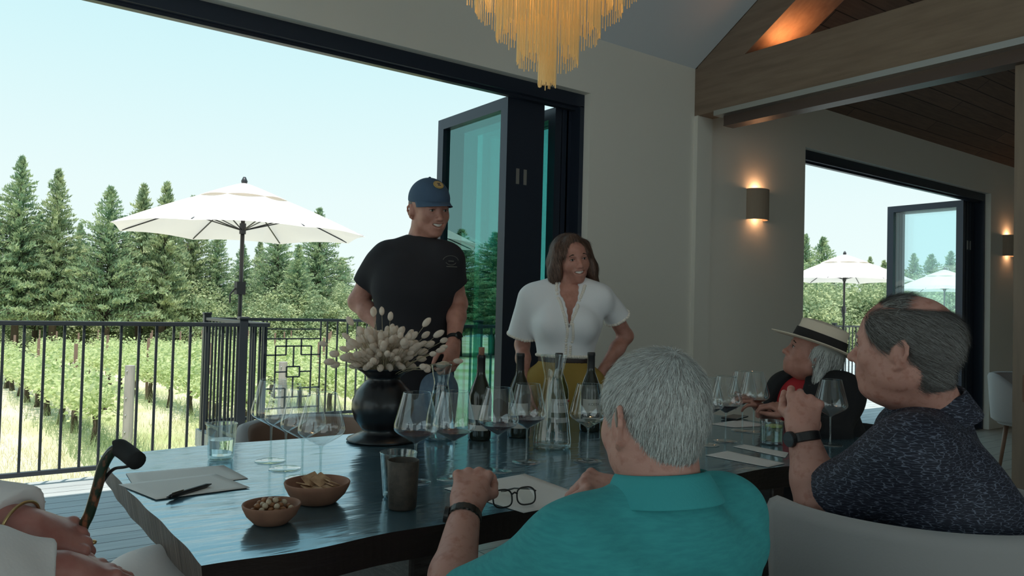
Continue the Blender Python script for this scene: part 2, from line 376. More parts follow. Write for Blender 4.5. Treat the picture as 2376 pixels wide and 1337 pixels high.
def normals(V, F):
    n = np.cross(V[F[:, 2]]-V[F[:, 0]], V[F[:, 3]]-V[F[:, 1]]); N = np.zeros_like(V)
    for k in range(4): np.add.at(N, F[:, k], n)
    return N/np.maximum(1e-12, np.linalg.norm(N, axis=1))[:, None]
def strands(V, N, sel, n, length, dirf, width=.0009, lift=.25, seg=3, sag=0, jit=.25):
    """fine tapering hairs rooted on a surface; returns vertices and quads"""
    ids = rng.choice(sel, n); P = V[ids]+rng.normal(0, .0012, (n, 3)); nn = N[ids]
    d = dirf(P, nn); d = d-(d*nn).sum(1)[:, None]*nn; d /= np.maximum(1e-6, np.linalg.norm(d, axis=1))[:, None]
    d = d+nn*lift*rng.uniform(.5, 1.5, (n, 1))+rng.normal(0, jit, (n, 3)); d /= np.linalg.norm(d, axis=1)[:, None]
    side = np.cross(d, nn); side /= np.maximum(1e-6, np.linalg.norm(side, axis=1))[:, None]
    L = length*rng.uniform(.6, 1.25, (n, 1)); pts = []
    for i in range(seg+1):
        t = i/seg; p = P+d*L*t-nn*lift*.55*L*t*t+np.array([0, 0, -sag])*t*t*L; w = width*(1-.8*t)
        pts += [p-side*w, p+side*w]
    VV = np.stack(pts, 1).reshape(-1, 3); k = 2*(seg+1); b = (np.arange(n)*k)[:, None]
    F = np.concatenate([b+np.array([[2*i, 2*i+1, 2*i+3, 2*i+2]]) for i in range(seg)]); mi = np.tile(rng.integers(0, 3, n), seg)
    return VV, F, mi

# ================================================================== THE ROOM
YW = 3.8; HZ = 2.688; XR = 3.39; X2 = 5.87; X3 = 9.53; SL = .655
w = MB(); w.box(-3.5, -1.6, YW, 4.0, 0, 3.3).box(-1.6, XR, YW, 4.0, HZ, 3.3).box(XR, X2, YW, 4.0, 0, 3.3).box(X2, X3, YW, 4.0, HZ, 3.3).box(X3, 13, YW, 4.0, 0, 3.3)
struct('wall_north', w, M['wall'])
struct('trim_1', MB().box(4.43, 4.60, 3.765, YW, 0, 2.71), M['wall'])
struct('wall_west', MB().box(-3.6, -3.5, -4, -2.6, 0, 6).box(-3.6, -3.5, 3.5, 4.0, 0, 6).box(-3.6, -3.5, -2.6, 3.5, 2.69, 6), M['wall'])  # unseen wall; wide opening added to brighten the room
struct('wall_east', MB().box(13, 13.1, -4, 4.0, 0, 6), M['wall'])
struct('wall_south', MB().box(-3.6, -2.2, -4.1, -4, 0, 3.3).box(3.8, 13.1, -4.1, -4, 0, 3.3).box(-2.2, 3.8, -4.1, -4, 2.69, 3.3), M['wall'])  # out of view; opening enlarged to let in extra daylight
struct('floor', MB().box(-3.6, 13.1, -4.1, 3.9, -.12, 0), M['floor'])
def slope(x0, x1, m, nm):
    b = MB(); z0 = 3.067
    rz = z0+SL*YW
    b.hexa([(x0, YW+.2, z0-SL*.2), (x1, YW+.2, z0-SL*.2), (x1, 0, rz), (x0, 0, rz), (x0, YW+.2, z0+.15), (x1, YW+.2, z0+.15), (x1, 0, rz+.25), (x0, 0, rz+.25)])
    b.hexa([(x0, 0, rz), (x1, 0, rz), (x1, -4.1, z0), (x0, -4.1, z0), (x0, 0, rz+.25), (x1, 0, rz+.25), (x1, -4.1, z0+.2), (x0, -4.1, z0+.2)])
    return struct(nm, b, m)
slope(-3.6, 4.43, M['ceil'], 'ceiling')
M['woodceil'].node_tree.nodes['Mapping'].inputs['Rotation'].default_value = (math.radians(33.2), 0, 0)
slope(4.43, 13.1, M['woodceil'], 'ceiling_wood')
# eave outside that shades the near strip of deck
struct('roof_eave', MB().box(-4, 13.5, 4.0, 4.62, 3.02, 3.14), M['ceil'])
# oak truss between the rooms
truss = empty('roof_truss', (4.43, 0, 2.71), 'oak roof truss with long tie beam and sloping rafter over the room divide', 'beam')
def tloc(o): o.location = (-4.43, 0, -2.71); return o
tloc(MB().box(4.43, 4.60, -4, YW, 2.71, 3.067).obj('tie_beam', M['beam'], truss, bevel=.004))
b = MB(); s2 = .70
def rq(x0, x1, y0, y1, th=.33):   # rafter seen from below: top on the ceiling slope
    za = 3.067+SL*(YW-y0)-.005; zb = 3.067+SL*(YW-y1)-.005
    return [(x0, y0, za-th), (x1, y0, za-th), (x1, y1, zb-th), (x0, y1, zb-th), (x0, y0, za), (x1, y0, za), (x1, y1, zb), (x0, y1, zb)]
b.hexa(rq(4.432, 4.83, 3.78, .1, .285)); tloc(b.obj('rafter', M['beam'], truss))
fx = MB().box(4.50, 4.58, 3.02, 3.2, 3.067, 3.085); up = fx.obj('uplight_strip', mat('amber lamp', (1, .5, .2), emit=((1, .36, .10), 3)), None)
tag(up, 'small amber uplight strip lying on top of the oak tie beam', 'lamp')
ld = bpy.data.lights.new('uplight_glow', 'AREA'); lo_ = bpy.data.objects.new('uplight_glow', ld); COL.objects.link(lo_)
ld.energy = .7; ld.color = (1, .36, .12); ld.size = .2; lo_.location = (4.62, 3.10, 3.10); lo_.rotation_euler = (math.pi, 0, 0)
tr = MB().box(4.405, 4.50, -3.5, 3.60, 2.672, 2.709); o = tr.obj('sliding_track', M['alu'], None); tag(o, 'silvery sliding door track screwed under the oak beam', 'track')
tr = MB().box(4.47, 4.55, -3.5, 3.56, 2.60, 2.672).box(4.455, 4.565, -3.5, 3.55, 2.596, 2.604); o = tr.obj('track_fascia', mat('brown anodised metal', (.12, .085, .075), .4, .4), None); tag(o, 'brown metal guide rail hanging below the silvery door track', 'track')
dr = empty('sliding_door', (4.53, 0, 0), 'pale oak sliding door leaf beside the navy shirted man, slotted pull in its edge', 'door')
d = MB().box(4.50, 4.545, .3, 1.685, .01, 2.595); q = d.obj('door_panel', M['oakdoor'], dr, bevel=.003); q.location = (-4.53, 0, 0)
q = MB().box(4.496, 4.5, 1.60, 1.635, .82, .96).obj('flush_pull', M['brownwood'], dr); q.location = (-4.53, 0, 0)

# folding glass doors -----------------------------------------------------
def door_set(x0, x1, xs, nm, lab, grp, gm='tealglass'):
    f = MB().box(x0, x1, 3.86, 3.99, 2.603, 2.688).box(x0, x1, 3.90, 3.94, 2.585, 2.603).box(x1-.035, x1, 3.86, 3.99, 0, 2.61).box(x0-.0, x0+.03, 3.86, 3.99, 0, 2.61)
    o = struct(nm, f, M['frame'], label=lab)
    struct('threshold', MB().box(x0, x1, 3.86, 3.99, -.01, .012), M['frame'])
    for i, x in enumerate(xs):
        r = empty('folding_door_leaf', (x, 3.95, .02), grp[1] if i else grp[0], 'door', grp[2])
        fr = MB(); t = .03; Y0, Y1, H = 0, .87, 2.575
        fr.box(-t, t, Y0, Y0+.075, 0, H).box(-t, t, Y1-.075, Y1, 0, H).box(-t, t, Y0+.075, Y1-.075, 0, .09).box(-t, t, Y0+.075, Y1-.075, H-.075, H)
        fr.obj('leaf_frame', M['frame'], r)
        g = MB().add([(0, .07, .085), (0, .80, .085), (0, .80, H-.07), (0, .07, H-.07)], [(0, 1, 2, 3)]); g.obj('glass_pane', M[gm], r)
        if i in (1, 2): MB().box(-.012, .012, -.004, 0, 2.02, 2.12).obj('hinge', M['alu'], r)
door_set(-1.6, XR, [2.85, 2.91, 2.97, 3.03, 3.09, 3.245, 3.30, 3.345], 'window_1', 'dark frame of the wide folding door opening behind the standing pair',
    ('outermost teal glass door leaf of the large stack, edging the view of the umbrella', 'folded glass door leaf packed in the large stack behind the woman in white', 'folded door leaves of the large opening'))
door_set(X2, X3, [9.22, 9.30, 9.37, 9.44], 'window_2', 'dark frame of the farther folding door opening behind the hatted woman',
    ('outermost pale blue glass door leaf in the farther opening, above the balding man', 'folded glass door leaf packed in the stack of the farther opening', 'folded door leaves of the farther opening'), 'paleglass')

# wall lamps --------------------------------------------------------------
def sconce(x, lab):
    r = empty('wall_sconce', (x, YW, 1.995), lab, 'wall lamp')
    P = [(-.11+.0, 0)]; n = 14; V = []; F = []
    out = [(.11*math.cos(a)*-1, -.02-.085*math.sin(a)) for a in np.linspace(0, math.pi, n)]; out = [(-.11, 0)]+out+[(.11, 0)]
    inn = [(x_*.93, y_*.90) for x_, y_ in out]; k = len(out); b = MB()
    for L in (out, inn): b.V += [(px_, py_, 0) for px_, py_ in L]+[(px_, py_, .245) for px_, py_ in L]
    for i in range(k-1):
        b.F += [(i, i+1, k+i+1, k+i), (2*k+i, 3*k+i, 3*k+i+1, 2*k+i+1), (i, 2*k+i, 2*k+i+1, i+1), (k+i, k+i+1, 3*k+i+1, 3*k+i)]
    b.obj('shade', M['sconce'], r)
    MB().box(-.05, .05, -.012, 0, .04, .2).obj('backplate', M['sconce'], r)
    MB().ell((0, -.045, .122), (.02, .02, .035)).obj('bulb', mat('warm bulb', (1, .7, .4), emit=((1, .55, .25), 12)), r, smooth=True)
    for dz, e in ((.235, .6), (.012, .25)):
        l = bpy.data.lights.new('sconce_light', 'POINT'); l.energy = e; l.color = (1, .52, .26); l.shadow_soft_size = .02
        q = bpy.data.objects.new('sconce_light', l); COL.objects.link(q); q.location = (x, YW-.045, 1.995+dz)
sconce(5.18, 'taupe half round wall sconce glowing above the hatted woman, between both openings')
sconce(9.96, 'small wall sconce at the far end, partly hidden by the oak sliding door')

# chandelier --------------------------------------------------------------
CX, CY = 1.61, 2.03
ch = empty('chandelier', (CX, CY, 3.0), 'tiered golden chain chandelier hanging over the table', 'chandelier')
for t, (r, z) in enumerate(((.030, 2.0), (.105, 2.075), (.178, 2.165), (.252, 2.25), (.33, 2.34))):
    V = []; F = []; n = int(26+r*330)
    for lay in range(2 if t else 1):
        rr = r*(1-.13*lay)
        for k in range(n):
            a = 2*math.pi*(k+.33*lay)/n; x = rr*math.cos(a); y = rr*math.sin(a); zb = z+rng.uniform(-.006, .014)+(.03*lay)-3.0; s = .0011
            b0 = len(V); 
            for zz in (zb, -.15+.06*t*-1 if False else -.25):
                V += [(x-s, y-s, zz), (x+s, y-s, zz), (x+s, y+s, zz), (x-s, y+s, zz)]
            F += [(b0+i, b0+(i+1) % 4, b0+4+(i+1) % 4, b0+4+i) for i in range(4)]
    o = mesh_obj('chain_fringe', V, F, M['gold'], ch, smooth=False); o['kind'] = 'stuff'
    MB().tube([(r*math.cos(a), r*math.sin(a), -.25) for a in np.linspace(0, 2*math.pi, 33)], .006, 6, False).obj('ring', M['steel'], ch)
MB().lathe([(0, 0), (.34, 0), (.34, -.03), (0, -.03)], 32).obj('canopy_plate', M['steel'], ch).location = (0, 0, -.22)
MB().tube([(0, 0, -.22), (0, 0, 1.2)], .012, 8).obj('hanging_rod', M['steel'], ch)
for z in (2.45, 2.62):
    l = bpy.data.lights.new('chandelier_light', 'POINT'); l.energy = 2.6; l.color = (1, .66, .34); l.shadow_soft_size = .05
    q = bpy.data.objects.new('chandelier_light', l); COL.objects.link(q); q.location = (CX, CY, z)

# ================================================================== OUTSIDE
GZ = -1.0
def gz(x, y): return GZ-.028*max(0, y-11)
dk = MB().box(-6, 14, 3.9, 5.98, -.16, 0).box(-6, -3.6, -4, 3.9, -.16, 0).box(-6, 13.5, -6.5, -4.1, -.16, 0).box(1.93, 14, 5.98, 7.74, -.16, 0); struct('floor_deck', dk, M['deck'])
struct('wall_deck_skirt', MB().box(-6, 1.9, 5.9, 5.97, -1.2, -.16).box(1.95, 2.0, 5.97, 7.7, -1.2, -.16).box(1.95, 14, 7.66, 7.72, -1.2, -.16), M['greypost'])
n = 90; gx = np.linspace(-60, 110, n); gy = np.concatenate([np.linspace(4.1, 40, 50), np.linspace(41, 160, 30)])
V = [(x, y, gz(x, y)+.04*math.sin(x*1.7)*math.cos(y*1.3)) for y in gy for x in gx]
F = [(j*n+i, j*n+i+1, (j+1)*n+i+1, (j+1)*n+i) for j in range(len(gy)-1) for i in range(n-1)]
gm = mat('dry meadow', (.66, .58, .44), 1, noise=((.42, .45, .20), .55, (1, .35, 1), .42, .64)); g = mesh_obj('ground', V, F, gm); g['kind'] = 'structure'
# railing -----------------------------------------------------------------
def railing(a, c, posts, lab, skip=None, motif=None):
    a = np.array(a, float); c = np.array(c, float); L = np.linalg.norm(c-a); d = (c-a)/L; nrm = np.array([-d[1], d[0]])
    r = empty('deck_railing', (a[0], a[1], 0), lab, 'railing', rz=math.atan2(d[1], d[0]))
    MB().box(0, L, -.022, .022, 1.045, 1.075).obj('top_rail', M['rail'], r, bevel=.004)
    MB().box(0, L, -.018, .018, .065, .095).obj('bottom_rail', M['rail'], r, bevel=.003)
    k = 0; s = .0565
    N = []
    while s < L-.03:
        if not (skip and skip[0] < s < skip[1]): N.append(s)
        s += .1135
    rest = MB()
    for i, s in enumerate(N):
        if i < 100: MB().box(s-.008, s+.008, -.008, .008, .08, 1.05).obj('baluster', M['rail'], r)
        else: rest.box(s-.008, s+.008, -.008, .008, .08, 1.05)
    if len(N) > 100: rest.obj('baluster', M['rail'], r)['kind'] = 'stuff'
    for p in posts:
        q = MB().box(p-.032, p+.032, -.032, .032, 0, 1.10).box(p-.037, p+.037, -.037, .037, 1.10, 1.12); q.obj('post', M['rail'], r, bevel=.004)
    if motif is not None:
        x0, x1 = motif; m = MB(); t = .007
        def hb(xa, xb, z): m.box(xa, xb, -t, t, z-t, z+t)
        def vb(x, za, zb): m.box(x-t, x+t, -t, t, za, zb)
        wd = x1-x0; q = lambda f: x0+wd*f
        hb(x0, x1, .965); hb(x0, x1, .865); hb(x0, x1, .16)
        for u in (0, 1):
            for zt, z1, z2, sg in ((.79, .865, .70, 1), (.26, .16, .36, -1)):
                xi = q(.36 if u == 0 else .64); xe = x0 if u == 0 else x1; vb(xi, min(z1, z2), max(z1, z2)); hb(min(xe, xi), max(xe, xi), z2)
        hb(q(.17), q(.83), .79); hb(q(.17), q(.83), .27); vb(q(.17), .27, .79); vb(q(.83), .27, .79)
        for z in (.58, .475): hb(q(.38), q(.62), z)
        for x in (.38, .62): vb(q(x), .475, .58)
        hb(q(.17), q(.38), .5275); hb(q(.62), q(.83), .5275); vb(q(.5), .58, .79); vb(q(.5), .27, .475)
        vb(x0, .08, 1.05); vb(x1, .08, 1.05); m.obj('square_motif', M['rail'], r)
    return r
railing((-4.1, 5.87), (1.98, 5.87), [.03, 2.9, 5.88], 'black balustrade along the near deck edge, left of the corner post')
railing((1.98, 5.91), (1.98, 7.66), [1.75], 'short black balustrade running outwards from the corner post')
railing((2.01, 7.66), (13.9, 7.66), [3.6, 7.2, 10.8], 'black balustrade across the far deck edge with a square lattice motif', skip=(.52, 1.15), motif=(.55, 1.12))
struct('trim_2', MB().box(.8, .803, 0, .001, 0, .001), M['rail']) if False else None
# umbrellas ---------------------------------------------------------------
def umbrella(x, y, top, lab, rot=0.2):
    r = empty('patio_umbrella', (x, y, 0), lab, 'umbrella', 'cream market umbrellas on the deck', rot)
    R = 1.16; zt = top-.05; zr = top-.50; V = []; F = []; nr = 8; ns = 6; rings = 9
    for j in range(rings+1):
        u = j/rings; 
        for i in range(8*ns):
            a = 2*math.pi*i/(8*ns); f = abs(((i % ns)/ns)-.5)*2; rad = R*u*(1-(1-f**2)*.075*u); z = zt-(zt-zr)*(u**1.22)-(1-f**2)*.045*u*(1.1-u)*2+(.03*(1-f**2) if j == rings else 0)
            V.append((rad*math.cos(a), rad*math.sin(a), z))
    m = 8*ns
    for j in range(rings):
        for i in range(m): F.append((j*m+i, j*m+(i+1) % m, (j+1)*m+(i+1) % m, (j+1)*m+i))
    mesh_obj('canopy', V, F, M['canopy'], r)
    V2 = [(v[0]*.36+0, v[1]*.36, zt+.035-(zt-zr)*.36*(math.hypot(v[0], v[1])/R)**1.15) for v in V]; mesh_obj('vent_cap', V2, F, M['canopy'], r)
    MB().tube([(0, 0, .08), (0, 0, top-.04)], .019, 10).obj('pole', M['polemetal'], r, smooth=True)
    MB().tube([(0, 0, zt-.02), (0, 0, zt+.05), (0, 0, zt+.09)], [.012, .03, .012], 10).obj('finial', M['polemetal'], r, smooth=True)
    MB().tube([(0, 0, zr-.0), (0, 0, zr+.10)], .03, 10).obj('hub', M['polemetal'], r)
    for k in range(8):
        a = 2*math.pi*k/8; c, s = math.cos(a), math.sin(a)
        MB().tube([(.02*c, .02*s, zt-.04), (R*.98*c, R*.98*s, zr+.01)], .007, 5).obj('rib', M['polemetal'], r)
        MB().tube([(.03*c, .03*s, zr+.04), (R*.55*c, R*.55*s, zt-(zt-zr)*.50-.01)], .006, 5).obj('strut', M['polemetal'], r)
    MB().box(-.05, .035, -.03, .03, 1.30, 1.42).tube([(-.05, 0, 1.36), (-.10, 0, 1.30), (-.10, 0, 1.22)], .008, 6).obj('crank_box', M['polemetal'], r)
    MB().lathe([(0, .09), (.04, .09), (.05, .06), (.24, .05), (.25, 0), (0, 0)], 28).obj('base', M['polemetal'], r)
umbrella(2.18, 7.30, 2.37, 'large cream patio umbrella beyond the corner of the balustrade, left of the capped man', .15)
p = at(1960, 590, 13.7); umbrella(p[0], p[1]-.0, 2.37, 'cream patio umbrella rising behind the straw hat in the farther opening', .3)
p = at(2192, 625, 17.2); umbrella(p[0], p[1], 2.37, 'cream patio umbrella seen through pale blue door glass at the end', .1)
struct('floor_terrace', MB().box(11, 26, 7.74, 14, -.16, -.002), M['deck'])
# vineyard ----------------------------------------------------------------
def quads_cloud(C, s, nq, flat=.5):
    """small leaf quads around given centres"""
    V = []; n = len(C); a = rng.normal(size=(n, 3)); a[:, 2] *= flat; a /= np.linalg.norm(a, axis=1)[:, None]
    b = np.cross(a, rng.normal(size=(n, 3))); b /= np.linalg.norm(b, axis=1)[:, None]; ss = s*rng.uniform(.6, 1.3, (n, 1))
    P = np.stack([C-a*ss, C+b*ss*.6, C+a*ss, C-b*ss*.6], 1).reshape(-1, 3); return P, np.arange(4*n).reshape(-1, 4)
vines = []
for v in range(3):
    n = 1000; C = np.stack([rng.normal(0, .19, n), rng.uniform(-.85, .85, n), .58+np.abs(rng.normal(0, .19, n))+.12*np.sin(rng.uniform(0, 6, n))], 1)
    shoots = rng.uniform(-.8, .8, 14); C2 = np.concatenate([np.stack([rng.normal(0, .1, 10), np.full(10, s)+rng.normal(0, .04, 10), np.linspace(.7, 1.0+rng.uniform(0, .2), 10)], 1) for s in shoots])
    V, F = quads_cloud(np.concatenate([C, C2]), .047, 0); vines.append((V, F))
vroot = []
for v, (V, F) in enumerate(vines):
    r = empty('grapevine', (0, 0, -50), 'leafy grapevine trained along the vineyard row', 'vine', 'grapevines in the rows')
    mesh_obj('foliage', V, F, M['vine'], r, smooth=False)
    MB().tube([(0, 0, -.05), (.03, .02, .3), (-.01, 0, .62)], [.075, .05, .05], 7).tube([(0, -.8, .64), (0, 0, .6), (0, .8, .66)], [.015, .03, .015], 6).obj('trunk', M['bark'], r, smooth=True)
    vroot.append(r)
reg(None)
rowx0 = on_z(215, 1025, -1.02); dirv = np.array([math.sin(math.radians(-2.3)), math.cos(math.radians(-2.3))])
side = np.array([dirv[1], -dirv[0]]); used = [False]*3; nv = 0
LV = ['leafy grapevine in the %s row from the deck, nearest the rail end', 'leafy grapevine midway along the %s row from the deck', 'leafy grapevine far back in the %s row from the deck']
ORD = ['first', 'second', 'third', 'fourth', 'fifth', 'sixth', 'seventh', 'eighth', 'ninth', 'tenth', 'eleventh']
po = empty('trellis_post', (0, 0, -50), 'x', 'post'); MB().box(-.028, .028, -.028, .028, -.1, 1.5).obj('steel_stake', M['rust'], po)
we = empty('row_end_post', (0, 0, -50), 'x', 'post'); MB().tube([(0, 0, -.1), (0, 0, 1.28)], [.075, .07], 12).obj('timber_post', M['greypost'], we)
for s_ in (.3, .55, .8, 1.2): MB().ell((-.05, -.055, s_), (.012, .012, .012)).obj('staple', M['alu'], we)
reg(None); pu = wu = False
for k in range(-1, 9):
    O = rowx0[:2]+side*2.35*k
    ns = 17
    for j in range(ns):
        P = O+dirv*(j*1.62-.1); z = gz(P[0], P[1])
        b = 0 if j < 4 else (1 if j < 10 else 2)
        if k >= 5 and j % 1: continue
        i = (j+k) % 3
        src = vroot[i]; o = src if not used[i] else copy_tree(src); used[i] = True
        o.location = (P[0], P[1], z); o.rotation_euler.z = -math.radians(2.3)*-1+(math.pi if (j*7+k) % 2 else 0); o.scale = (1, 1, rng.uniform(.92, 1.12))
        o['label'] = LV[b] % (ORD[k+1]); o['group'] = 'grapevines in the %s row' % ORD[k+1]+(' near end', ' middle', ' far end')[b]
        if j % 3 == 1:
            o = po if not pu else copy_tree(po); pu = True; o.location = (P[0]+.05, P[1]+.8, z)
            o['label'] = 'reddish steel trellis stake standing in the %s vine row' % ORD[k+1]; o['group'] = 'trellis stakes of the %s row' % ORD[k+1]
    P = O-dirv*1.0; o = we if not wu else copy_tree(we); wu = True; o.location = (P[0]+.28, P[1], gz(*P)); o['label'] = 'thick grey timber post ending the %s vine row' % ORD[k+1]
    a = np.array([P[0]+.28, P[1], gz(*P)+.5]); c = O+dirv*27; c = np.array([c[0], c[1], gz(*c)+.5])
    wv = MB().tube([a, c], .006, 4); o = wv.obj('trellis_wire', M['alu'], None); tag(o, 'thin trellis wire stretched along the %s vine row' % ORD[k+1], 'wire')
# grass -------------------------------------------------------------------
n = 60000; X = rng.uniform(-2.5, 9, n); Y = 6.1+rng.exponential(4.5, n); Y = np.where((X > 1.8) & (Y < 7.9), Y+1.9, Y); Z = np.array([gz(a, b) for a, b in zip(X, Y)])
rowd = np.abs(((X-rowx0[0]+(Y-rowx0[1])*.04) % 2.35)-0); near = (rowd < .5) | (rowd > 1.85); H = np.where(near, .24, .09)*rng.uniform(.5, 1.4, n)
P = np.stack([X, Y, Z], 1); a = rng.uniform(0, 6.28, n); dx = np.stack([np.cos(a), np.sin(a), a*0], 1)*.0045; ln = rng.normal(0, .35, (n, 2))*H[:, None]
T = P+np.stack([ln[:, 0], ln[:, 1], H], 1); V = np.stack([P-dx, P+dx, T+dx*.2, T-dx*.2], 1).reshape(-1, 3)
o = mesh_obj('meadow_grass', V, np.arange(4*n).reshape(-1, 4), [M['grass'], M['greengrass']], smooth=False, midx=near.astype(int)); tag(o, 'dry and green grass growing between the vine rows', 'grass', kind='stuff')
# trees -------------------------------------------------------------------
def conifer(seed, R, H, dens=1.0, s=.095, low=.17):
    g = np.random.default_rng(seed); C = []; nbr = int(230*dens); tr_ = MB()
    lead = g.normal(0, .012, 2)
    for i in range(nbr):
        u = low+(1-low)*(i+g.uniform())/nbr; az = i*2.399+g.normal(0, .3); L = (R*(1-u)**.95*g.uniform(.55, 1.2)*(1 if u > .25 else .6+1.6*u)+.12*R*(1-u)+.07)*(1.25 if i % 9 == 0 else 1)
        rise = .25+.75*u; m = max(4, int(L/R*26)); t = np.linspace(.15, 1, m)
        b = np.stack([np.cos(az)*L*t, np.sin(az)*L*t, u*H+L*t*rise*.55-.1*L*t*t], 1)
        for q in range(6):
            C.append(b+g.normal(0, .045*R*(1-u)+.03, b.shape)*np.array([1, 1, .5]))
        if u < .7: tr_.tube([b[0]*[.0, .0, 1], b[m//2], b[-1]], [.05*(1-u)+.012, .02, .006], 4, False)
    C = np.concatenate(C); n = len(C); d = C.copy(); d[:, 2] = np.linalg.norm(C[:, :2], axis=1)*.9+.25; d /= np.linalg.norm(d, axis=1)[:, None]; d += g.normal(0, .45, d.shape); d /= np.linalg.norm(d, axis=1)[:, None]
    b = np.cross(d, g.normal(size=d.shape)); b /= np.linalg.norm(b, axis=1)[:, None]; ss = s*g.uniform(.6, 1.5, (n, 1))
    V = np.stack([C-d*ss*.7, C+b*ss*.30, C+d*ss*1.3, C-b*ss*.30], 1).reshape(-1, 3)
    tr_.tube([(0, 0, -.4), (lead[0]*H*.5, lead[1]*H*.5, H*.5), (0, 0, H*.97)], [.2, .12, .02], 8)
    return V, np.arange(4*n).reshape(-1, 4), tr_
protos = []
for sd_, R, H, de in ((1, 2.5, 10, 1.15), (2, 2.1, 9, 1.0), (3, 3.0, 9, 1.2), (4, 1.7, 8, .9)):
    V, F, tb = conifer(sd_, R, H, de); r = empty('cypress_tree', (0, 0, -90), 'x', 'tree')
    mesh_obj('foliage', V, F, M['tree1' if sd_ % 2 else 'tree2'], r, smooth=False); tb.obj('trunk', M['bark'], r, smooth=True); protos.append((r, H))
reg(None); tu = [False]*4
def tree(x, D, topy, i, lab, grp=None, sx=1.0):
    p = at(x, 690, D); T = at(x, topy, D)[2]; z = gz(p[0], p[1])-.1; r, H = protos[i]; s = (T-z)/H
    o = r if not tu[i] else copy_tree(r); tu[i] = True; o.location = (p[0], p[1], z); o.scale = (s*sx, s*sx, s); o.rotation_euler.z = rng.uniform(0, 6.2)
    o['label'] = lab
    if grp: o['group'] = grp
tree(38, 42, 365, 0, 'tallest dark cypress at the left edge of the view, twin pointed tops'); tree(125, 43, 395, 1, 'pointed cypress second from the left, just right of the tallest')
tree(-55, 41, 390, 2, 'broad cypress cut by the left picture edge'); tree(248, 44, 435, 2, 'bushy cypress standing midway between the tallest tree and the umbrella')
tree(325, 47, 430, 3, 'slim cypress with a pointed tip rising left above the umbrella edge'); tree(378, 46, 425, 3, 'slim cypress whose tip almost touches the umbrella canopy')
tree(441, 49, 458, 1, 'cypress with just its tip showing over the large umbrella'); tree(500, 50, 520, 0, 'cypress hidden behind the large umbrella pole')
tree(180, 50, 520, 0, 'shorter tree filling the gap between second and third cypress'); tree(-180, 42, 380, 0, 'cypress off beyond the left picture edge')
tree(415, 52, 560, 2, 'low bushy cypress under the left umbrella edge'); tree(85, 46, 500, 2, 'bushy tree between the two leftmost pointed cypresses')
tree(290, 50, 540, 0, 'rounded tree below the slim cypress tips'); 
tree(640, 52, 520, 2, 'spreading tree right of the umbrella pole', sx=1.15); tree(735, 56, 485, 2, 'tree whose tip shows above the right half of the umbrella', sx=1.1)
tree(690, 50, 570, 0, 'tree under the right umbrella edge', sx=1.2); tree(600, 56, 560, 1, 'pale tree seen just right of the umbrella pole')
tree(790, 60, 600, 2, 'lower tree next to the elbow of the capped man', sx=1.2); tree(560, 54, 570, 2, 'tree directly behind the umbrella pole')
for i, (x, D, ty) in enumerate(((840, 75, 640), (1060, 52, 520), (1130, 55, 560), (1190, 52, 570), (900, 62, 600), (980, 60, 590))):
    tree(x, D, ty, (2, 0, 2, 1, 2, 0)[i], ('hazy distant tree beyond the elbow of the capped man', 'dark tree seen through the teal glass, beside the door frame', 'green tree seen in the middle of the teal glass', 'tree behind the folded door stack', 'tree behind the capped man', 'tree hidden behind the capped head')[i], sx=1.3)
for i, (x, D, ty, sx) in enumerate(((1868, 58, 545, 1), (1908, 60, 552, 1.1), (2018, 75, 598, .9), (2050, 75, 606, .9), (1835, 55, 560, 1.2), (2085, 62, 600, 1.1), (2120, 62, 590, 1.1), (2160, 60, 592, 1.2), (2205, 60, 585, 1.2), (2250, 58, 590, 1.2), (2300, 58, 585, 1.2))):
    tree(x, D, ty, (0, 2, 1, 3, 2, 1, 0, 2, 0, 2, 1)[i], ('dark tree at the left edge of the farther opening', 'rounded conifer left of the umbrella peak in the farther opening', 'small distant tree right of the umbrella peak', 'tiny distant tree near the pale blue glass leaf',
        'tree hidden by the pier of the farther opening', 'bluish tree at the left side of the pale blue glass', 'second bluish tree in the pale blue glass', 'bluish tree in the middle of the pale blue glass', 'bluish tree at the right side of the pale blue glass', 'tree hidden behind the farther door stack', 'tree behind the far wall end')[i], sx=sx)
for i, (a_, D) in enumerate(((-26, 44), (-29, 46), (-31.3, 42), (-33.6, 41), (-35.6, 46), (-37.5, 43), (-40, 46))):
    p = azd = (math.sin(math.radians(a_))*D, math.cos(math.radians(a_))*D); r, H = protos[(0, 2, 1, 0, 2, 3, 1)[i]]; o = copy_tree(r); o.location = (p[0], p[1], gz(*p)-.1); o.scale = (1.35, 1.35, .78+.1*(i % 3)); o.rotation_euler.z = i
    o['label'] = 'cypress outside the left picture edge, seen only mirrored in the teal glass'; o['group'] = 'cypresses outside the left picture edge'
# hedge of loose trees beyond the far end
def bush(seed, R, H):
    g = np.random.default_rng(seed); n = 18000; u = g.normal(size=(n, 3)); u /= np.linalg.norm(u, axis=1)[:, None]; u[:, 2] = np.abs(u[:, 2]); rr = g.uniform(.72, 1.05, (n, 1))*(1+.16*np.sin(u@np.array([7, 5, 9.0]))[:, None]*1)
    return quads_cloud(u*rr*np.array([R, R, H]), .075, 0, .7)
bp_ = []
for sd_ in (11, 12):
    V, F = bush(sd_, 2.2, 3.6); r = empty('round_tree', (0, 0, -90), 'x', 'tree'); mesh_obj('foliage', V, F, M['tree2'], r, smooth=False); MB().tube([(0, 0, -.3), (0, 0, 2.8)], [.16, .05], 7).obj('trunk', M['bark'], r); bp_.append(r)
reg(None); bu = [False]*2
BL = ['first', 'second', 'third', 'fourth', 'fifth', 'sixth', 'seventh', 'eighth', 'ninth', 'tenth']
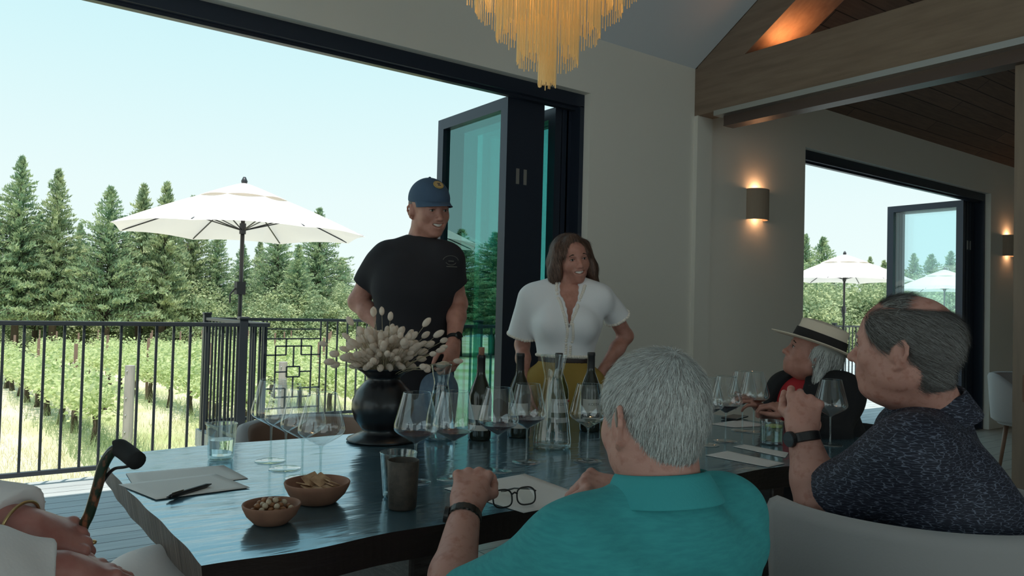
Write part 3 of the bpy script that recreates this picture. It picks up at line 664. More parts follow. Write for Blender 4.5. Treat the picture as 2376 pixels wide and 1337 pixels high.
for j, x in enumerate((1850, 1900, 1950, 2000, 2050, 2100, 2150, 2200, 2250, 2300)):
    i = j % 2; p = at(x, 720, 30+(j*7 % 5)); o = bp_[i] if not bu[i] else copy_tree(bp_[i]); bu[i] = True
    o.location = (p[0], p[1], gz(p[0], p[1])); o.rotation_euler.z = j*1.3; T = at(x, 668+(j*13 % 9), 32)[2]; s = (T-o.location.z)/3.7; o.scale = (s, s, s)
    o['label'] = 'rounded leafy tree, %s from the left in the belt behind the farther umbrellas' % BL[j]; o['group'] = 'rounded trees beyond the farther opening'
for j, x in enumerate((-40, 30, 100, 170, 240, 310, 380, 450, 520, 590, 660, 730, 800, 870, 1080, 1150, 1220)):
    o = copy_tree(bp_[j % 2]); p = at(x, 720, 48+(j*5 % 7)); o.location = (p[0], p[1], gz(p[0], p[1])); T = at(x, 700-(j*17 % 30), 50)[2]; s = (T-o.location.z)/3.7; o.scale = (s*1.1, s*1.1, s); o.rotation_euler.z = j
    o['label'] = 'low rounded tree filling in behind the cypress trunks across the vineyard'; o['group'] = 'low trees behind the cypress row'

# ================================================================== TABLE
TZ = .76
m = mat('sky-tinted lacquered wood', (.20, .34, .42), .17, coat=.2, ior=2.0, metal=.70)  # blue metallic base puts the reflected sky into the wood colour
m.node_tree.nodes['Principled BSDF'].inputs['Specular Tint'].default_value = (.75, .92, 1, 1); n = m.node_tree; bs = n.nodes['Principled BSDF']  # specular tint adds more of the sky's blue to the sheen
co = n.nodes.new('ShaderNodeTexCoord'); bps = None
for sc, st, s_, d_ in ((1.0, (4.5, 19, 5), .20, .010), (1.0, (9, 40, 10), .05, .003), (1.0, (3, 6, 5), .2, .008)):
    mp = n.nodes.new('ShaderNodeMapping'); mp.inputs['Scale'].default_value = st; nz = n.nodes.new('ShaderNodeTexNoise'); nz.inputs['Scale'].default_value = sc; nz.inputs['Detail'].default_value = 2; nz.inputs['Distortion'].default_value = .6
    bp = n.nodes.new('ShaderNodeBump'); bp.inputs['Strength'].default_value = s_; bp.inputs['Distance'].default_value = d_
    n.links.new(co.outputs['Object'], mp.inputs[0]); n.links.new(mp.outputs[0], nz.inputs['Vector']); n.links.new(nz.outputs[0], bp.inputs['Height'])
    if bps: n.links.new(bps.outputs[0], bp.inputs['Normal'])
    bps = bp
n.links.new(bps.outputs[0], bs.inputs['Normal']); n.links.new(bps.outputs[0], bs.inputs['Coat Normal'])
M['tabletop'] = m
M['tableend'] = mat('sawn table end', (.16, .12, .10), .45, noise=((.05, .035, .03), 3, (1, 40, 2), .35, .65), bump=(6, .6, .01, (1, 22, 2)))
M['tableside'] = mat('dark table edge', (.022, .013, .012), .35, bump=(9, .5, .01, (1, 1, 4)))
def near(x): return 1.447+.010*math.sin(x*7+1)+.006*math.sin(x*19)
def far(x): return 2.60+.03*math.sin(x*2.2-.3)+.008*math.sin(x*11)
def left(y): return .376+.006*math.sin(y*5)+.0015*math.sin(y*29)
tab = empty('dining_table', (1.6, 2.0, 0), 'long dark lacquered wooden table with wavy natural edges, set for a tasting', 'table')
nx, ny = 120, 50; V = []; F = []
for L, z in enumerate((TZ, TZ-.072)):
    for j in range(ny+1):
        for i in range(nx+1):
            v = j/ny; x0 = left(1.45+v*1.15)+(.012 if L else 0); x = x0+(2.93-x0)*i/nx; ya = near(x)+(.02 if L else 0); yb = far(x)-(.01 if L else 0)
            V.append((x-1.6, ya+(yb-ya)*v-2.0, z))
N1 = (nx+1)*(ny+1); mi = []
for j in range(ny):
    for i in range(nx):
        a = j*(nx+1)+i; F += [(a, a+1, a+nx+2, a+nx+1), (N1+a, N1+a+nx+1, N1+a+nx+2, N1+a+1)]; mi += [0, 0]
for i in range(nx):
    F.append((i, N1+i, N1+i+1, i+1)); mi.append(1); a = ny*(nx+1)+i; F.append((a, a+1, N1+a+1, N1+a)); mi.append(1)
for j in range(ny):
    a = j*(nx+1); F.append((a, a+nx+1, N1+a+nx+1, N1+a)); mi.append(2); a += nx; F.append((a, N1+a, N1+a+nx+1, a+nx+1)); mi.append(2)
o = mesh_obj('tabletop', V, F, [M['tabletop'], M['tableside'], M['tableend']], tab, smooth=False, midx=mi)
for sx_ in (-.62, .86):
    MB().box(sx_-.04, sx_+.04, -.32, .32, 0, TZ-.073).obj('leg', M['tableside'], tab, bevel=.01)
MB().box(-.6, .85, -.05, .05, .12, .22).obj('stretcher', M['tableside'], tab)

# glasses -----------------------------------------------------------------
def foot_prof(): return [(0, .0045), (.005, .0045), (.02, .0035), (.043, .0022), (.045, .001), (.043, 0), (0, 0)]
def wine_glass(p, lab, wine=None, level=.0, s=1.0, grp=None, rz=0):
    r = empty('wine_glass', (p[0], p[1], p[2]), lab, 'wine glass', grp)
    MB().lathe([(a*s, z*s) for a, z in foot_prof()], 36).obj('foot', M['glass'], r, smooth=True)
    MB().lathe([(a*s, z*s) for a, z in ((.007, .004), (.0035, .012), (.0030, .06), (.0034, .098), (.0055, .106))], 12).obj('stem', M['glassbase'], r, smooth=True)
    pr = [(.0055, .106), (.014, .1115), (.034, .1225), (.053, .1345), (.0595, .142), (.0608, .150), (.0596, .158), (.0532, .183), (.0443, .218), (.0380, .243)]
    MB().lathe([(a*s, z*s) for a, z in pr], 48).obj('bowl', M['glass'], r, smooth=True)
    MB().tube([(.0375*s*math.cos(a), .0375*s*math.sin(a), .243*s) for a in np.linspace(0, 2*math.pi, 41)], .0008, 5, False).obj('rim', M['glassbase'], r, smooth=True)
    if wine:
        z1 = .118+level; b = MB(); pp = []
        for (a0, z0), (a1, z1_) in zip(pr[:-1], pr[1:]):
            if z0 < z1: pp.append((a0*.97, z0+.0012)); last = (a0, z0, a1, z1_)
        t = (z1-last[1])/(last[3]-last[1]); ra = (last[0]+(last[2]-last[0])*t)*.97
        b.lathe([(0, .108)]+[(a*s, z*s) for a, z in pp]+[(ra*s, z1*s), (0, z1*s)], 36).obj('wine', M[wine], r, smooth=False)
    return r
GZt = TZ+.001
def gl(x, y, **k): p = on_z(x, y, GZt); return wine_glass((p[0], p[1], GZt), **k)
G1 = 'clear empty wine glasses in a row'
gl(627, 1070, lab='empty wine glass farthest back in the row behind the cracker bowl', grp=G1)
gl(661, 1088, lab='empty wine glass second farthest in the row behind the cracker bowl', grp=G1)
gl(700, 1110, lab='empty wine glass third farthest in the row, foot just left of the nearest', grp=G1)
gl(742, 1130, lab='empty wine glass nearest in the row, its foot hidden by the cracker bowl', grp=G1)
G2 = 'wine glasses with tasting pours'
gl(962, 1120, lab='wine glass with a little red wine standing behind the brown cup', wine='redwine', level=.014, grp=G2)
gl(1050, 1112, lab='wine glass with a little red wine behind the watch wearing fist', wine='redwine', level=.014, grp=G2)
gl(1153, 1093, lab='wine glass of red wine in front of the left pair of bottles', wine='redwine', level=.018, grp=G2)
gl(1221, 1073, lab='wine glass of red wine between the second and third bottle', wine='redwine', level=.020, grp=G2)
gl(1363, 1070, lab='wine glass of pale wine right beside the grey haired head', wine='palewine', level=.010, grp=G2)
gl(1683, 1024, lab='wine glass of red wine standing right of the grey haired head', wine='redwine', level=.018, grp=G2)
gl(1640, 1032, lab='wine glass half hidden behind the grey haired head', wine='redwine', level=.018, grp=G2)
gl(1748, 1002, lab='wine glass of rose wine before the hatted woman', wine='rose', level=.016, grp=G2)
gl(1722, 1000, lab='wine glass held by the hatted woman on the table', wine='redwine', level=.010, grp=G2)
gl(1926, 1033, lab='empty wine glass behind the raised hand of the navy shirted man', grp=G2)
def tumbler(x, y, lab, h=.105, rt=.045, rb=.037, liquid=None, lev=.05, ice=False):
    p = on_z(x, y, GZt); r = empty('tumbler', (p[0], p[1], GZt), lab, 'glass')
    MB().lathe([(rb, .004), (rt, h)], 40).obj('glass_wall', M['glassbase'], r, smooth=True)
    MB().lathe([(rt-.0035, h), (rb-.003, .012)], 40).obj('inner_wall', M['glass'], r, smooth=True)
    MB().lathe([(0, 0), (rb*.92, 0), (rb, .004), (rb-.003, .012), (0, .011)], 40).obj('glass_base', M['glassbase'], r, smooth=True)
    MB().tube([(rt*math.cos(a), rt*math.sin(a), h) for a in np.linspace(0, 2*math.pi, 41)], .0012, 5, False).obj('rim', M['glassbase'], r, smooth=True)
    if liquid:
        f = lev/h; ra = rb+(rt-rb)*f-.004; MB().lathe([(0, .012), (rb-.0038, .012), (ra, lev), (0, lev)], 40).obj('drink', M[liquid], r, smooth=False)
    if ice:
        MB().lathe([(0, .0), (.03, .0), (.03, .006), (0, .006)], 24, (0, 0, 0)).obj('lime_slice', M['lime'], r).location = (.012, .0, lev+.002)
        for q in ((.01, .012, .05), (-.013, .0, .045), (.005, -.013, .06)):
            e = MB().box(-.011, .011, -.011, .011, -.011, .011).obj('ice_cube', M['ice'], r, bevel=.003); e.location = (q[0], q[1], lev-.012+q[2]*.1); e.rotation_euler = (q[0]*40, .4, 1)
    return r
tumbler(512, 1064, 'short tumbler half full of water at the far left of the table', liquid='water', lev=.058)
tumbler(922, 1152, 'empty clear tumbler standing just behind the brown cup', h=.11, rt=.046, rb=.036)
tumbler(1790, 1030, 'tumbler of iced lime drink beside the raised wrist with black watch', h=.085, rt=.043, rb=.040, liquid='limewater', lev=.06, ice=True)
p = on_z(933, 1180, TZ); r = empty('stoneware_cup', (p[0], p[1], GZt), 'tall brown stoneware cup near the table edge in front of a clear tumbler', 'cup')
MB().lathe([(0, 0), (.031, 0), (.0335, .004), (.0375, .112), (.0362, .1135), (.035, .112), (.031, .008), (0, .008)], 48).obj('cup_body', M['cup'], r, smooth=True)
# carafes -----------------------------------------------------------------
def carafe(p, s, lab, fill, gm='glassbase'):
    r = empty('carafe', (p[0], p[1], GZt), lab, 'carafe'); pr = [(.0, .004), (.052, .004), (.056, .012), (.055, .03), (.048, .09), (.036, .15), (.0265, .195), (.0262, .208), (.031, .23), (.0385, .268)]
    MB().lathe([(a*s, z*s) for a, z in pr], 48).obj('glass_wall', M[gm], r, smooth=True)
    MB().tube([(.0385*s*math.cos(a), .0385*s*math.sin(a), .268*s) for a in np.linspace(0, 2*math.pi, 41)], .0013, 5, False).obj('rim', M['glassbase'], r, smooth=True)
    MB().lathe([(0, 0), (.05*s, 0), (.055*s, .006), (.054*s, .014), (0, .012)], 40).obj('glass_base', M['glassbase'], r, smooth=True)
    if fill:
        b = [(a*s*.94, z*s) for a, z in pr if .01 < z < fill]; ra = np.interp(fill, [z for a, z in pr], [a for a, z in pr])*s*.94
        MB().lathe([(0, .013*s)]+b+[(ra, fill*s), (0, fill*s)], 40).obj('water', M['water'], r, smooth=True)
carafe(on_z(1020, 1020, TZ), 1.0, 'water carafe with flared mouth, right of the black vase', .19)
carafe(on_z(1280, 1040, TZ), 1.19, 'wide mouthed clear decanter standing between the second and third bottle', 0, 'glass')
# bottles -----------------------------------------------------------------
def text(body, size, m, parent, loc, rot, name='lettering', ext=.0002, bend=None, align='CENTER'):
    c = bpy.data.curves.new(name, 'FONT'); c.body = body; c.size = size; c.extrude = ext; c.align_x = align; c.align_y = 'CENTER'
    o = bpy.data.objects.new(name, c); COL.objects.link(o); dg = bpy.context.evaluated_depsgraph_get(); me = bpy.data.meshes.new_from_object(o.evaluated_get(dg)); bpy.data.objects.remove(o)
    if bend:
        for v in me.vertices: a = v.co.x/bend; v.co = ((bend+v.co.z)*math.sin(a), v.co.y, (bend+v.co.z)*math.cos(a))
    o = bpy.data.objects.new(name, me); COL.objects.link(o); me.materials.append(m); o.parent = parent; o.location = loc; o.rotation_euler = rot; return o
def bottle(x, y, lab, mk, az, H=.305, cork=False, seal=False):
    p = on_z(x, y, TZ); r = empty('wine_bottle', (p[0], p[1], GZt), lab, 'bottle', 'wine bottles lined up behind the glasses', az)
    k = H/.305; pr = [(0, .0), (.038, .0), (.041, .004), (.0415, .02), (.0415, .150), (.040, .165), (.0345, .185), (.0255, .208), (.0175, .228), (.0150, .245), (.0145, .292), (.0155, .294), (.0155, .300), (.0148, .305), (0, .305)]
    MB().lathe([(a, z*k) for a, z in pr], 40).obj('bottle_body', M[mk], r, smooth=True)
    MB().lathe([(.0154, .242*k), (.0149, .291*k), (.0160, .293*k), (.0160, .301*k), (.0150, .3056*k), (0, .3056*k)], 28).obj('capsule', M['foil'], r, smooth=True)
    if cork: MB().lathe([(0, .30*k), (.0105, .30*k), (.0108, .333*k), (0, .333*k)], 16).obj('cork', M['cork'], r, smooth=False)
    def lab_band(z0, z1, a0, a1, nm):
        V = []; n = 24
        for i in range(n+1):
            a = a0+(a1-a0)*i/n
            for z in (z0, z1): V.append((.0419*math.sin(a), -.0419*math.cos(a), z))
        return mesh_obj(nm, V, [(2*i, 2*i+2, 2*i+3, 2*i+1) for i in range(n)], M['label'], r)
    lab_band(.075, .128, -1.15, 1.15, 'label'); lab_band(.036, .056, -1.15, 1.15, 'lower_label')
    if az > -.5: text('KOSTA', .0150, M['ink'], r, (0, 0, .108), (math.pi/2, 0, 0), bend=.0421)
    if seal: MB().ell((.030, -.0315, .12), (.005, .003, .005)).obj('red_seal', M['redink'], r)
bottle(1112, 1020, 'dark wine bottle with its cork pushed back in, leftmost of the four', 'bottle', -.95, cork=True)
bottle(1203, 1014, 'dark wine bottle in front of the arm of the woman in white', 'bottle', -.9, H=.31)
bottle(1293, 1000, 'olive green wine bottle before the mustard trousers, third of the four', 'bottlegreen', -.20, seal=True)
bottle(1368, 1000, 'dark wine bottle with black capsule beside the grey haired head', 'bottle', -.35, H=.31)
# bowls -------------------------------------------------------------------
def bowl(x, y, R, h, lab):
    p = on_z(x, y, TZ); r = empty('terracotta_bowl', (p[0], p[1], GZt), lab, 'bowl')
    pr = [(0, 0), (R*.55, 0), (R*.62, .003), (R*.85, h*.42), (R*.97, h*.78), (R, h*.95), (R*.985, h), (R*.94, h*.985), (R*.90, h*.85), (R*.78, h*.5), (R*.5, h*.22), (0, h*.17)]
    MB().lathe(pr, 56).obj('bowl_body', M['terracotta'], r, smooth=True); return p
bw = bowl(735, 1166, .078, .050, 'larger terracotta bowl holding square crackers'); bn = bowl(629, 1214, .062, .042, 'smaller terracotta bowl full of mixed nuts, nearest the table corner')
g = np.random.default_rng(5)
LC = ['square cracker standing highest at the middle of the bowl', 'pale cracker leaning on the left wall of the bowl', 'cracker lying flat at the front of the bowl', 'cracker slanting at the right side of the bowl', 'second slanting cracker at the right side of the bowl', 'orange brown cracker behind the highest one', 'cracker lying under the highest one', 'cracker at the front left of the bowl', 'thin cracker edge showing at the front right']
for i, (dx, dy, dz, rx, ry, rz) in enumerate(((.010, .006, .052, .5, -.25, .5), (-.030, .0, .045, .15, .35, .9), (.0, -.03, .040, -.1, .05, .3), (.038, -.004, .044, .1, .45, .2), (.036, -.018, .039, .1, .40, .35), (-.004, .026, .050, .75, -.2, .3), (.0, .004, .037, .1, .1, 1.1), (-.025, -.026, .040, .15, .3, .2), (.022, -.034, .040, .2, .1, .7))):
    o = MB().box(-.021, .021, -.017, .017, -.0015, .0015).obj('cracker', M['cracker'], None, bevel=.001); o.location = (bw[0]+dx, bw[1]+dy, TZ+dz); o.rotation_euler = (rx, ry, rz)
    tag(o, LC[i], 'cracker', 'crackers in the larger bowl')
k = 0
for lay, (z, n, rr) in enumerate(((.024, 13, .036), (.033, 17, .045), (.041, 12, .034), (.048, 6, .018))):
    for i in range(n):
        a = i*2.399+lay; q = rr*math.sqrt((i+.5)/n); pale = g.uniform() < .4
        R = np.array(Matrix.Rotation(g.uniform(0, 3), 3, 'Z')@Matrix.Rotation(g.normal(0, .5), 3, 'X'))
        o = MB().ell((0, 0, 0), (.0085, .006, .0052) if not pale else (.0068, .0065, .006), 10, 6, R).obj('nut', M['nutpale' if pale else 'almond'], None, smooth=True)
        o.location = (bn[0]+q*math.cos(a), bn[1]+q*math.sin(a), TZ+z+g.uniform(0, .002)); k += 1
        tag(o, ('round pale nut' if pale else 'brown roasted nut')+(' on top of the heap in the smaller bowl' if lay > 1 else ' in the lower layers of the smaller bowl'), 'nut', ('pale nuts' if pale else 'brown nuts')+(' on top' if lay > 1 else ' below'))
# vase of bunny tails -----------------------------------------------------
vp = on_z(886, 1022, TZ); r = empty('round_vase', (vp[0], vp[1], GZt), 'round black glazed vase with flared rim and wide foot holding dried bunny tails', 'vase')
MB().lathe([(0, 0), (.118, 0), (.124, .004), (.120, .010), (.085, .024), (.068, .036), (.078, .050), (.098, .075), (.109, .110), (.108, .140), (.094, .175), (.070, .202), (.058, .214), (.060, .224), (.078, .240), (.098, .252), (.100, .256), (.094, .256), (.068, .240), (.050, .222), (.047, .205), (0, .200)], 64).obj('vase_body', M['vase'], r, smooth=True)
g = np.random.default_rng(3); hb = MB(); nh = 240
base = np.array([vp[0], vp[1], GZt+.235])
hv = MB().ell((0, 0, 0), (.0112, .0112, .0180), 14, 10); Vh = np.array(hv.V); Nn = Vh/np.linalg.norm(Vh, axis=1)[:, None]
fz, ff, _ = strands(Vh*.92, Nn, np.arange(len(Vh)), 700, .0055, lambda P, n_: np.tile([0, 0, 1.0], (len(P), 1)), .00030, 1.4, 1, jit=.3)
headV = np.concatenate([Vh, fz]); headF = [list(f) for f in hv.F]+[[int(a)+len(Vh) for a in f] for f in ff]
headme = None
REG = (('rising highest from the vase', 'tails rising highest'), ('leaning out on the window side of the vase', 'tails leaning to the window'), ('leaning out towards the bottles', 'tails leaning to the bottles'), ('packed in the middle of the vase', 'tails packed in the middle'))
special = [(868, 722), (886, 722), (906, 734), (910, 760), (990, 748), (1063, 838), (1030, 790), (750, 798), (812, 745), (865, 725), (1018, 775)]
for i in range(nh):
    if i < len(special):
        T = at(special[i][0], special[i][1], 2.70+g.normal(0, .05))
    else:
        th = abs(g.normal(0, .72)); th = min(th, 1.35)*1.0+.05; az = g.uniform(0, 2*math.pi); L = g.uniform(.05, .165)*(1+.30*math.sin(th))
        T = base+np.array([math.cos(az)*math.sin(th)*L*1.12, math.sin(az)*math.sin(th)*L*1.12, math.cos(th)*L*.92+.0])+np.array([.02*math.cos(az), .02*math.sin(az), 0])
        T[2] = max(T[2], base[2]+.028)
    B = base+np.array([(T[0]-base[0])*.22, (T[1]-base[1])*.22, -.01]); h = np.hypot(*(B-base)[:2]); 
    if h > .04: B[:2] = base[:2]+(B-base)[:2]*.04/h
    d = unit(T-B); md = (B+T)/2+np.array([0, 0, .012]); d2 = unit(T-md+np.array([0, 0, -.02]))
    dx = T[0]-base[0]; rr = REG[0] if T[2] > base[2]+.155 else (REG[1] if dx < -.07 else (REG[2] if dx > .09 else REG[3]))
    e = empty('bunny_tail', tuple(T), 'fluffy cream bunny tail grass head '+rr[0], 'dried flower', rr[1])
    q = Vector(d2).to_track_quat('Z', 'Y'); sc = g.uniform(.8, 1.15)
    if headme is None: hd = mesh_obj('seed_head', headV, headF, M['tail'], e); headme = hd.data
    else: hd = bpy.data.objects.new('seed_head', headme); COL.objects.link(hd); hd.parent = e
    hd.rotation_mode = 'QUATERNION'; hd.rotation_quaternion = q; hd.scale = (sc, sc, sc*g.uniform(.9, 1.2))
    st = MB().tube(curve_pts([B-T, md-T, (0, 0, 0)], 4), .0009, 4, False).obj('stalk', M['stem'], e)
# papers, pens, spectacles, phone ----------------------------------------
def sheet(P, lab, dz=0, curl=.0, grp=None):
    P = [on_z(x, y, TZ+.002) for x, y in P]; n = 10; V = []
    for j in range(n+1):
        for i in range(n+1):
            u, v = i/n, j/n; q = P[0]*(1-u)*(1-v)+P[1]*u*(1-v)+P[2]*u*v+P[3]*(1-u)*v; V.append((q[0], q[1], TZ+.0012+dz+curl*(u-.5)**2*4*(1-v)))
    F = [(j*(n+1)+i, j*(n+1)+i+1, (j+1)*(n+1)+i+1, (j+1)*(n+1)+i) for j in range(n) for i in range(n)]
    o = mesh_obj('paper_sheet', V, F, M['paper'], None); s = o.modifiers.new('t', 'SOLIDIFY'); s.thickness = .0004; tag(o, lab, 'paper', grp); return o
sheet([(292, 1098), (518, 1079), (576, 1110), (318, 1140)], 'upper sheet of the two papers beside the pen, towards the tumbler', 0)
sheet([(275, 1125), (500, 1100), (580, 1132), (362, 1160)], 'lower sheet of the two papers, with the black pen lying on it', .0012)
sheet([(1030, 1133), (1218, 1099), (1380, 1158), (1215, 1190)], 'paper sheet under the spectacles, before the turquoise shirted man', .0)
sheet([(1636, 1056), (1688, 1046), (1822, 1075), (1783, 1084)], 'front sheet of the pair by the iced drink')
sheet([(1700, 1036), (1727, 1031), (1830, 1050), (1822, 1062)], 'rear sheet of the pair by the iced drink')
sheet([(1648, 984), (1715, 974), (1790, 988), (1705, 992)], 'paper sheet under the dark phone before the hatted woman')
a = on_z(394, 1153, TZ+.008); c = on_z(488, 1124, TZ+.008); d = unit(c-a); r = empty('ballpoint_pen', tuple(a), 'black ballpoint pen lying across the lower sheet', 'pen')
MB().tube([d*0, d*.005, d*.02, d*.125, d*.145], [.0045, .0055, .0058, .0055, .0015], 14).obj('barrel', M['black'], r, smooth=True)
MB().tube([d*-.008, d*0], .003, 8).obj('push_button', M['black'], r); e_ = d*.005+np.array([0, 0, .007]); MB().tube([e_, e_+d*.04], .0015, 6).obj('clip', M['steel'], r)
p = on_z(1705, 972, TZ); r = empty('phone', (p[0], p[1], TZ+.003), 'dark phone lying on the paper before the hatted woman', 'phone', rz=.3); MB().box(-.075, .075, -.037, .037, 0, .008).obj('phone_body', M['black'], r, bevel=.003)
MB().box(-.070, .070, -.033, .033, .008, .0083).obj('screen', M['vase'], r)
# spectacles
pL = on_z(1131, 1184, TZ+.004); pR = on_z(1253, 1168, TZ+.004); ax = unit(pR-pL); w_ = np.linalg.norm(pR-pL); up_ = np.array([0, 0, 1.0]); bk = unit(np.cross(up_, ax))
r = empty('spectacles', tuple((pL+pR)/2), 'dark framed spectacles standing open on the paper next to the fist', 'spectacles')
def loop(cx, s): return [ax*(cx+.026*s*math.copysign(abs(math.cos(t))**.7, math.cos(t)))+up_*(.022+.020*s*math.copysign(abs(math.sin(t))**.7, math.sin(t))*(1 if math.sin(t) > 0 else .95))+bk*(.006*math.sin(t)) for t in np.linspace(0, 2*math.pi, 33)]
for sgn in (-1, 1):
    cx = sgn*.033; MB().tube(loop(cx, 1), .0020, 8, False).obj('rim', M['black'], r, smooth=True)
    L = loop(cx, .95)[:-1]; MB().add(L, [tuple(range(len(L)))]).obj('lens', M['lens'], r)
    h0 = ax*(sgn*.060)+up_*.032; 
    e = h0+bk*.11+ax*(-.02 if sgn > 0 else .02)+up_*-.022
    MB().tube([h0, h0+bk*.02, h0*.3+e*.7+up_*.006, e, e+bk*.02-up_*.006], [.002, .002, .0018, .003, .002], 8).obj('temple', M['black'], r, smooth=True)
MB().tube([ax*-.008+up_*.030, ax*0+up_*.034, ax*.008+up_*.030], .0022, 8).obj('bridge', M['black'], r, smooth=True)
# walking cane ------------------------------------------------------------
M['cane'] = mat('painted cane', (.012, .035, .02), .3, noise=((.28, .10, .05), 60, (1, 1, .6), .52, .62), coat=.5)
D0 = 1.28; P = [at(286, 1041, D0), at(262, 1046, D0), at(240, 1080, D0), at(226, 1130, D0), at(208, 1190, D0), at(192, 1225, D0), at(170, 1290, D0+.01), at(140, 1400, D0+.03)]
P.append(np.array([P[-1][0]-.04, P[-1][1]+.05, .0])); r = empty('walking_cane', tuple(P[-1]), 'painted walking cane with black foam handle held beside the table end', 'cane'); o0 = P[-1]
MB().tube([q-o0 for q in curve_pts(P, 6)], .0088, 14).obj('shaft', M['cane'], r, smooth=True)
hp = [at(270, 1042, D0), at(278, 1040, D0), at(296, 1052, D0-.01), at(318, 1070, D0-.03)]
MB().tube([q-o0 for q in curve_pts(hp, 5)], [.010]+[.0150]*15, 16).obj('foam_handle', M['blackrubber'], r, smooth=True)
sp = [at(312, 1078, D0-.02), at(290, 1084, D0-.01), at(262, 1090, D0), at(238, 1120, D0+.01), at(222, 1160, D0+.012)]
MB().tube([q-o0 for q in curve_pts(sp, 6)], .0028, 6).obj('wrist_strap', M['black'], r, smooth=True)
MB().tube([(0, 0, 0), (0, 0, .04)], [.018, .013], 12).obj('rubber_tip', M['blackrubber'], r)

# chairs ------------------------------------------------------------------
def barrel_chair(x, y, az, lab, top=.78, R=.31, inner='cream', outer='cream', grp=None, arc=118):
    """az: compass direction the sitter faces"""
    r = empty('barrel_chair', (x, y, 0), lab, 'chair', grp); bk_ = math.radians(az+180); n = 40; prof_o = []; b = MB(); bi = MB()
    def ring(k, rr, z): a = bk_+math.radians(arc)*(2*k/n-1); return (rr*math.sin(a), rr*math.cos(a), z)
    sec = [(R-.005, .40), (R+.02, .42), (R+.045, top-.03), (R+.035, top-.008), (R+.015, top), (R-.008, top-.008), (R-.018, top-.03), (R-.03, .42)]
    V = []; F = []
    def drop(k): u = abs(2*k/n-1); return (0 if arc < 115 else .16)*max(0, (u-.55)/.45)**1.5*(top/.78)
    for k in range(n+1):
        for rr, z in sec: V.append(ring(k, rr, z-(drop(k) if z > .5 else 0)))
    m = len(sec); mi = []
    for k in range(n):
        for i in range(m): F.append((k*m+i, (k+1)*m+i, (k+1)*m+(i+1) % m, k*m+(i+1) % m)); mi.append(0 if i < 5 else 1)
    F.append(tuple(range(m))); F.append(tuple(range((n+1)*m-1, n*m-1, -1))); mi += [0, 0]
    mesh_obj('backrest', V, F, [M[outer], M[inner]], r, midx=mi)
    MB().lathe([(0, .38), (R-.03, .38), (R-.02, .40), (R-.02, .455), (R-.05, .475), (0, .48)], 40).obj('seat', M[outer], r, smooth=True)
    for k in range(4):
        a = k*math.pi/2+.6; MB().tube([(.22*math.cos(a), .22*math.sin(a), .385), (.27*math.cos(a), .27*math.sin(a), 0)], [.02, .012], 10).obj('leg', M['brownwood'], r, smooth=True)
    return r
barrel_chair(1.95, .96, 10, 'cream barrel chair the navy shirted man sits in', top=.80, R=.335, arc=108)
barrel_chair(.93, .70, 14, 'cream barrel chair under the turquoise shirted man', top=.70)
M['tan'] = mat('tan leather', (.30, .19, .14), .6)
c = at(742, 1000, 3.05); barrel_chair(c[0], c[1], 185, 'cream barrel chair with brown inside, empty across the table behind the wine glasses', inner='tan', top=.755, R=.28)
barrel_chair(3.17, 1.86, -70, 'dark chair under the hatted woman', inner='cardigan', outer='cardigan', top=.74)
c = at(2408, 930, 6.3); barrel_chair(c[0], c[1], 200, 'cream chair in the far room just showing beside the oak sliding door', top=.80)
barrel_chair(-.62, 1.30, 78, 'cream chair beyond the left picture edge under the cane holder', top=.70)

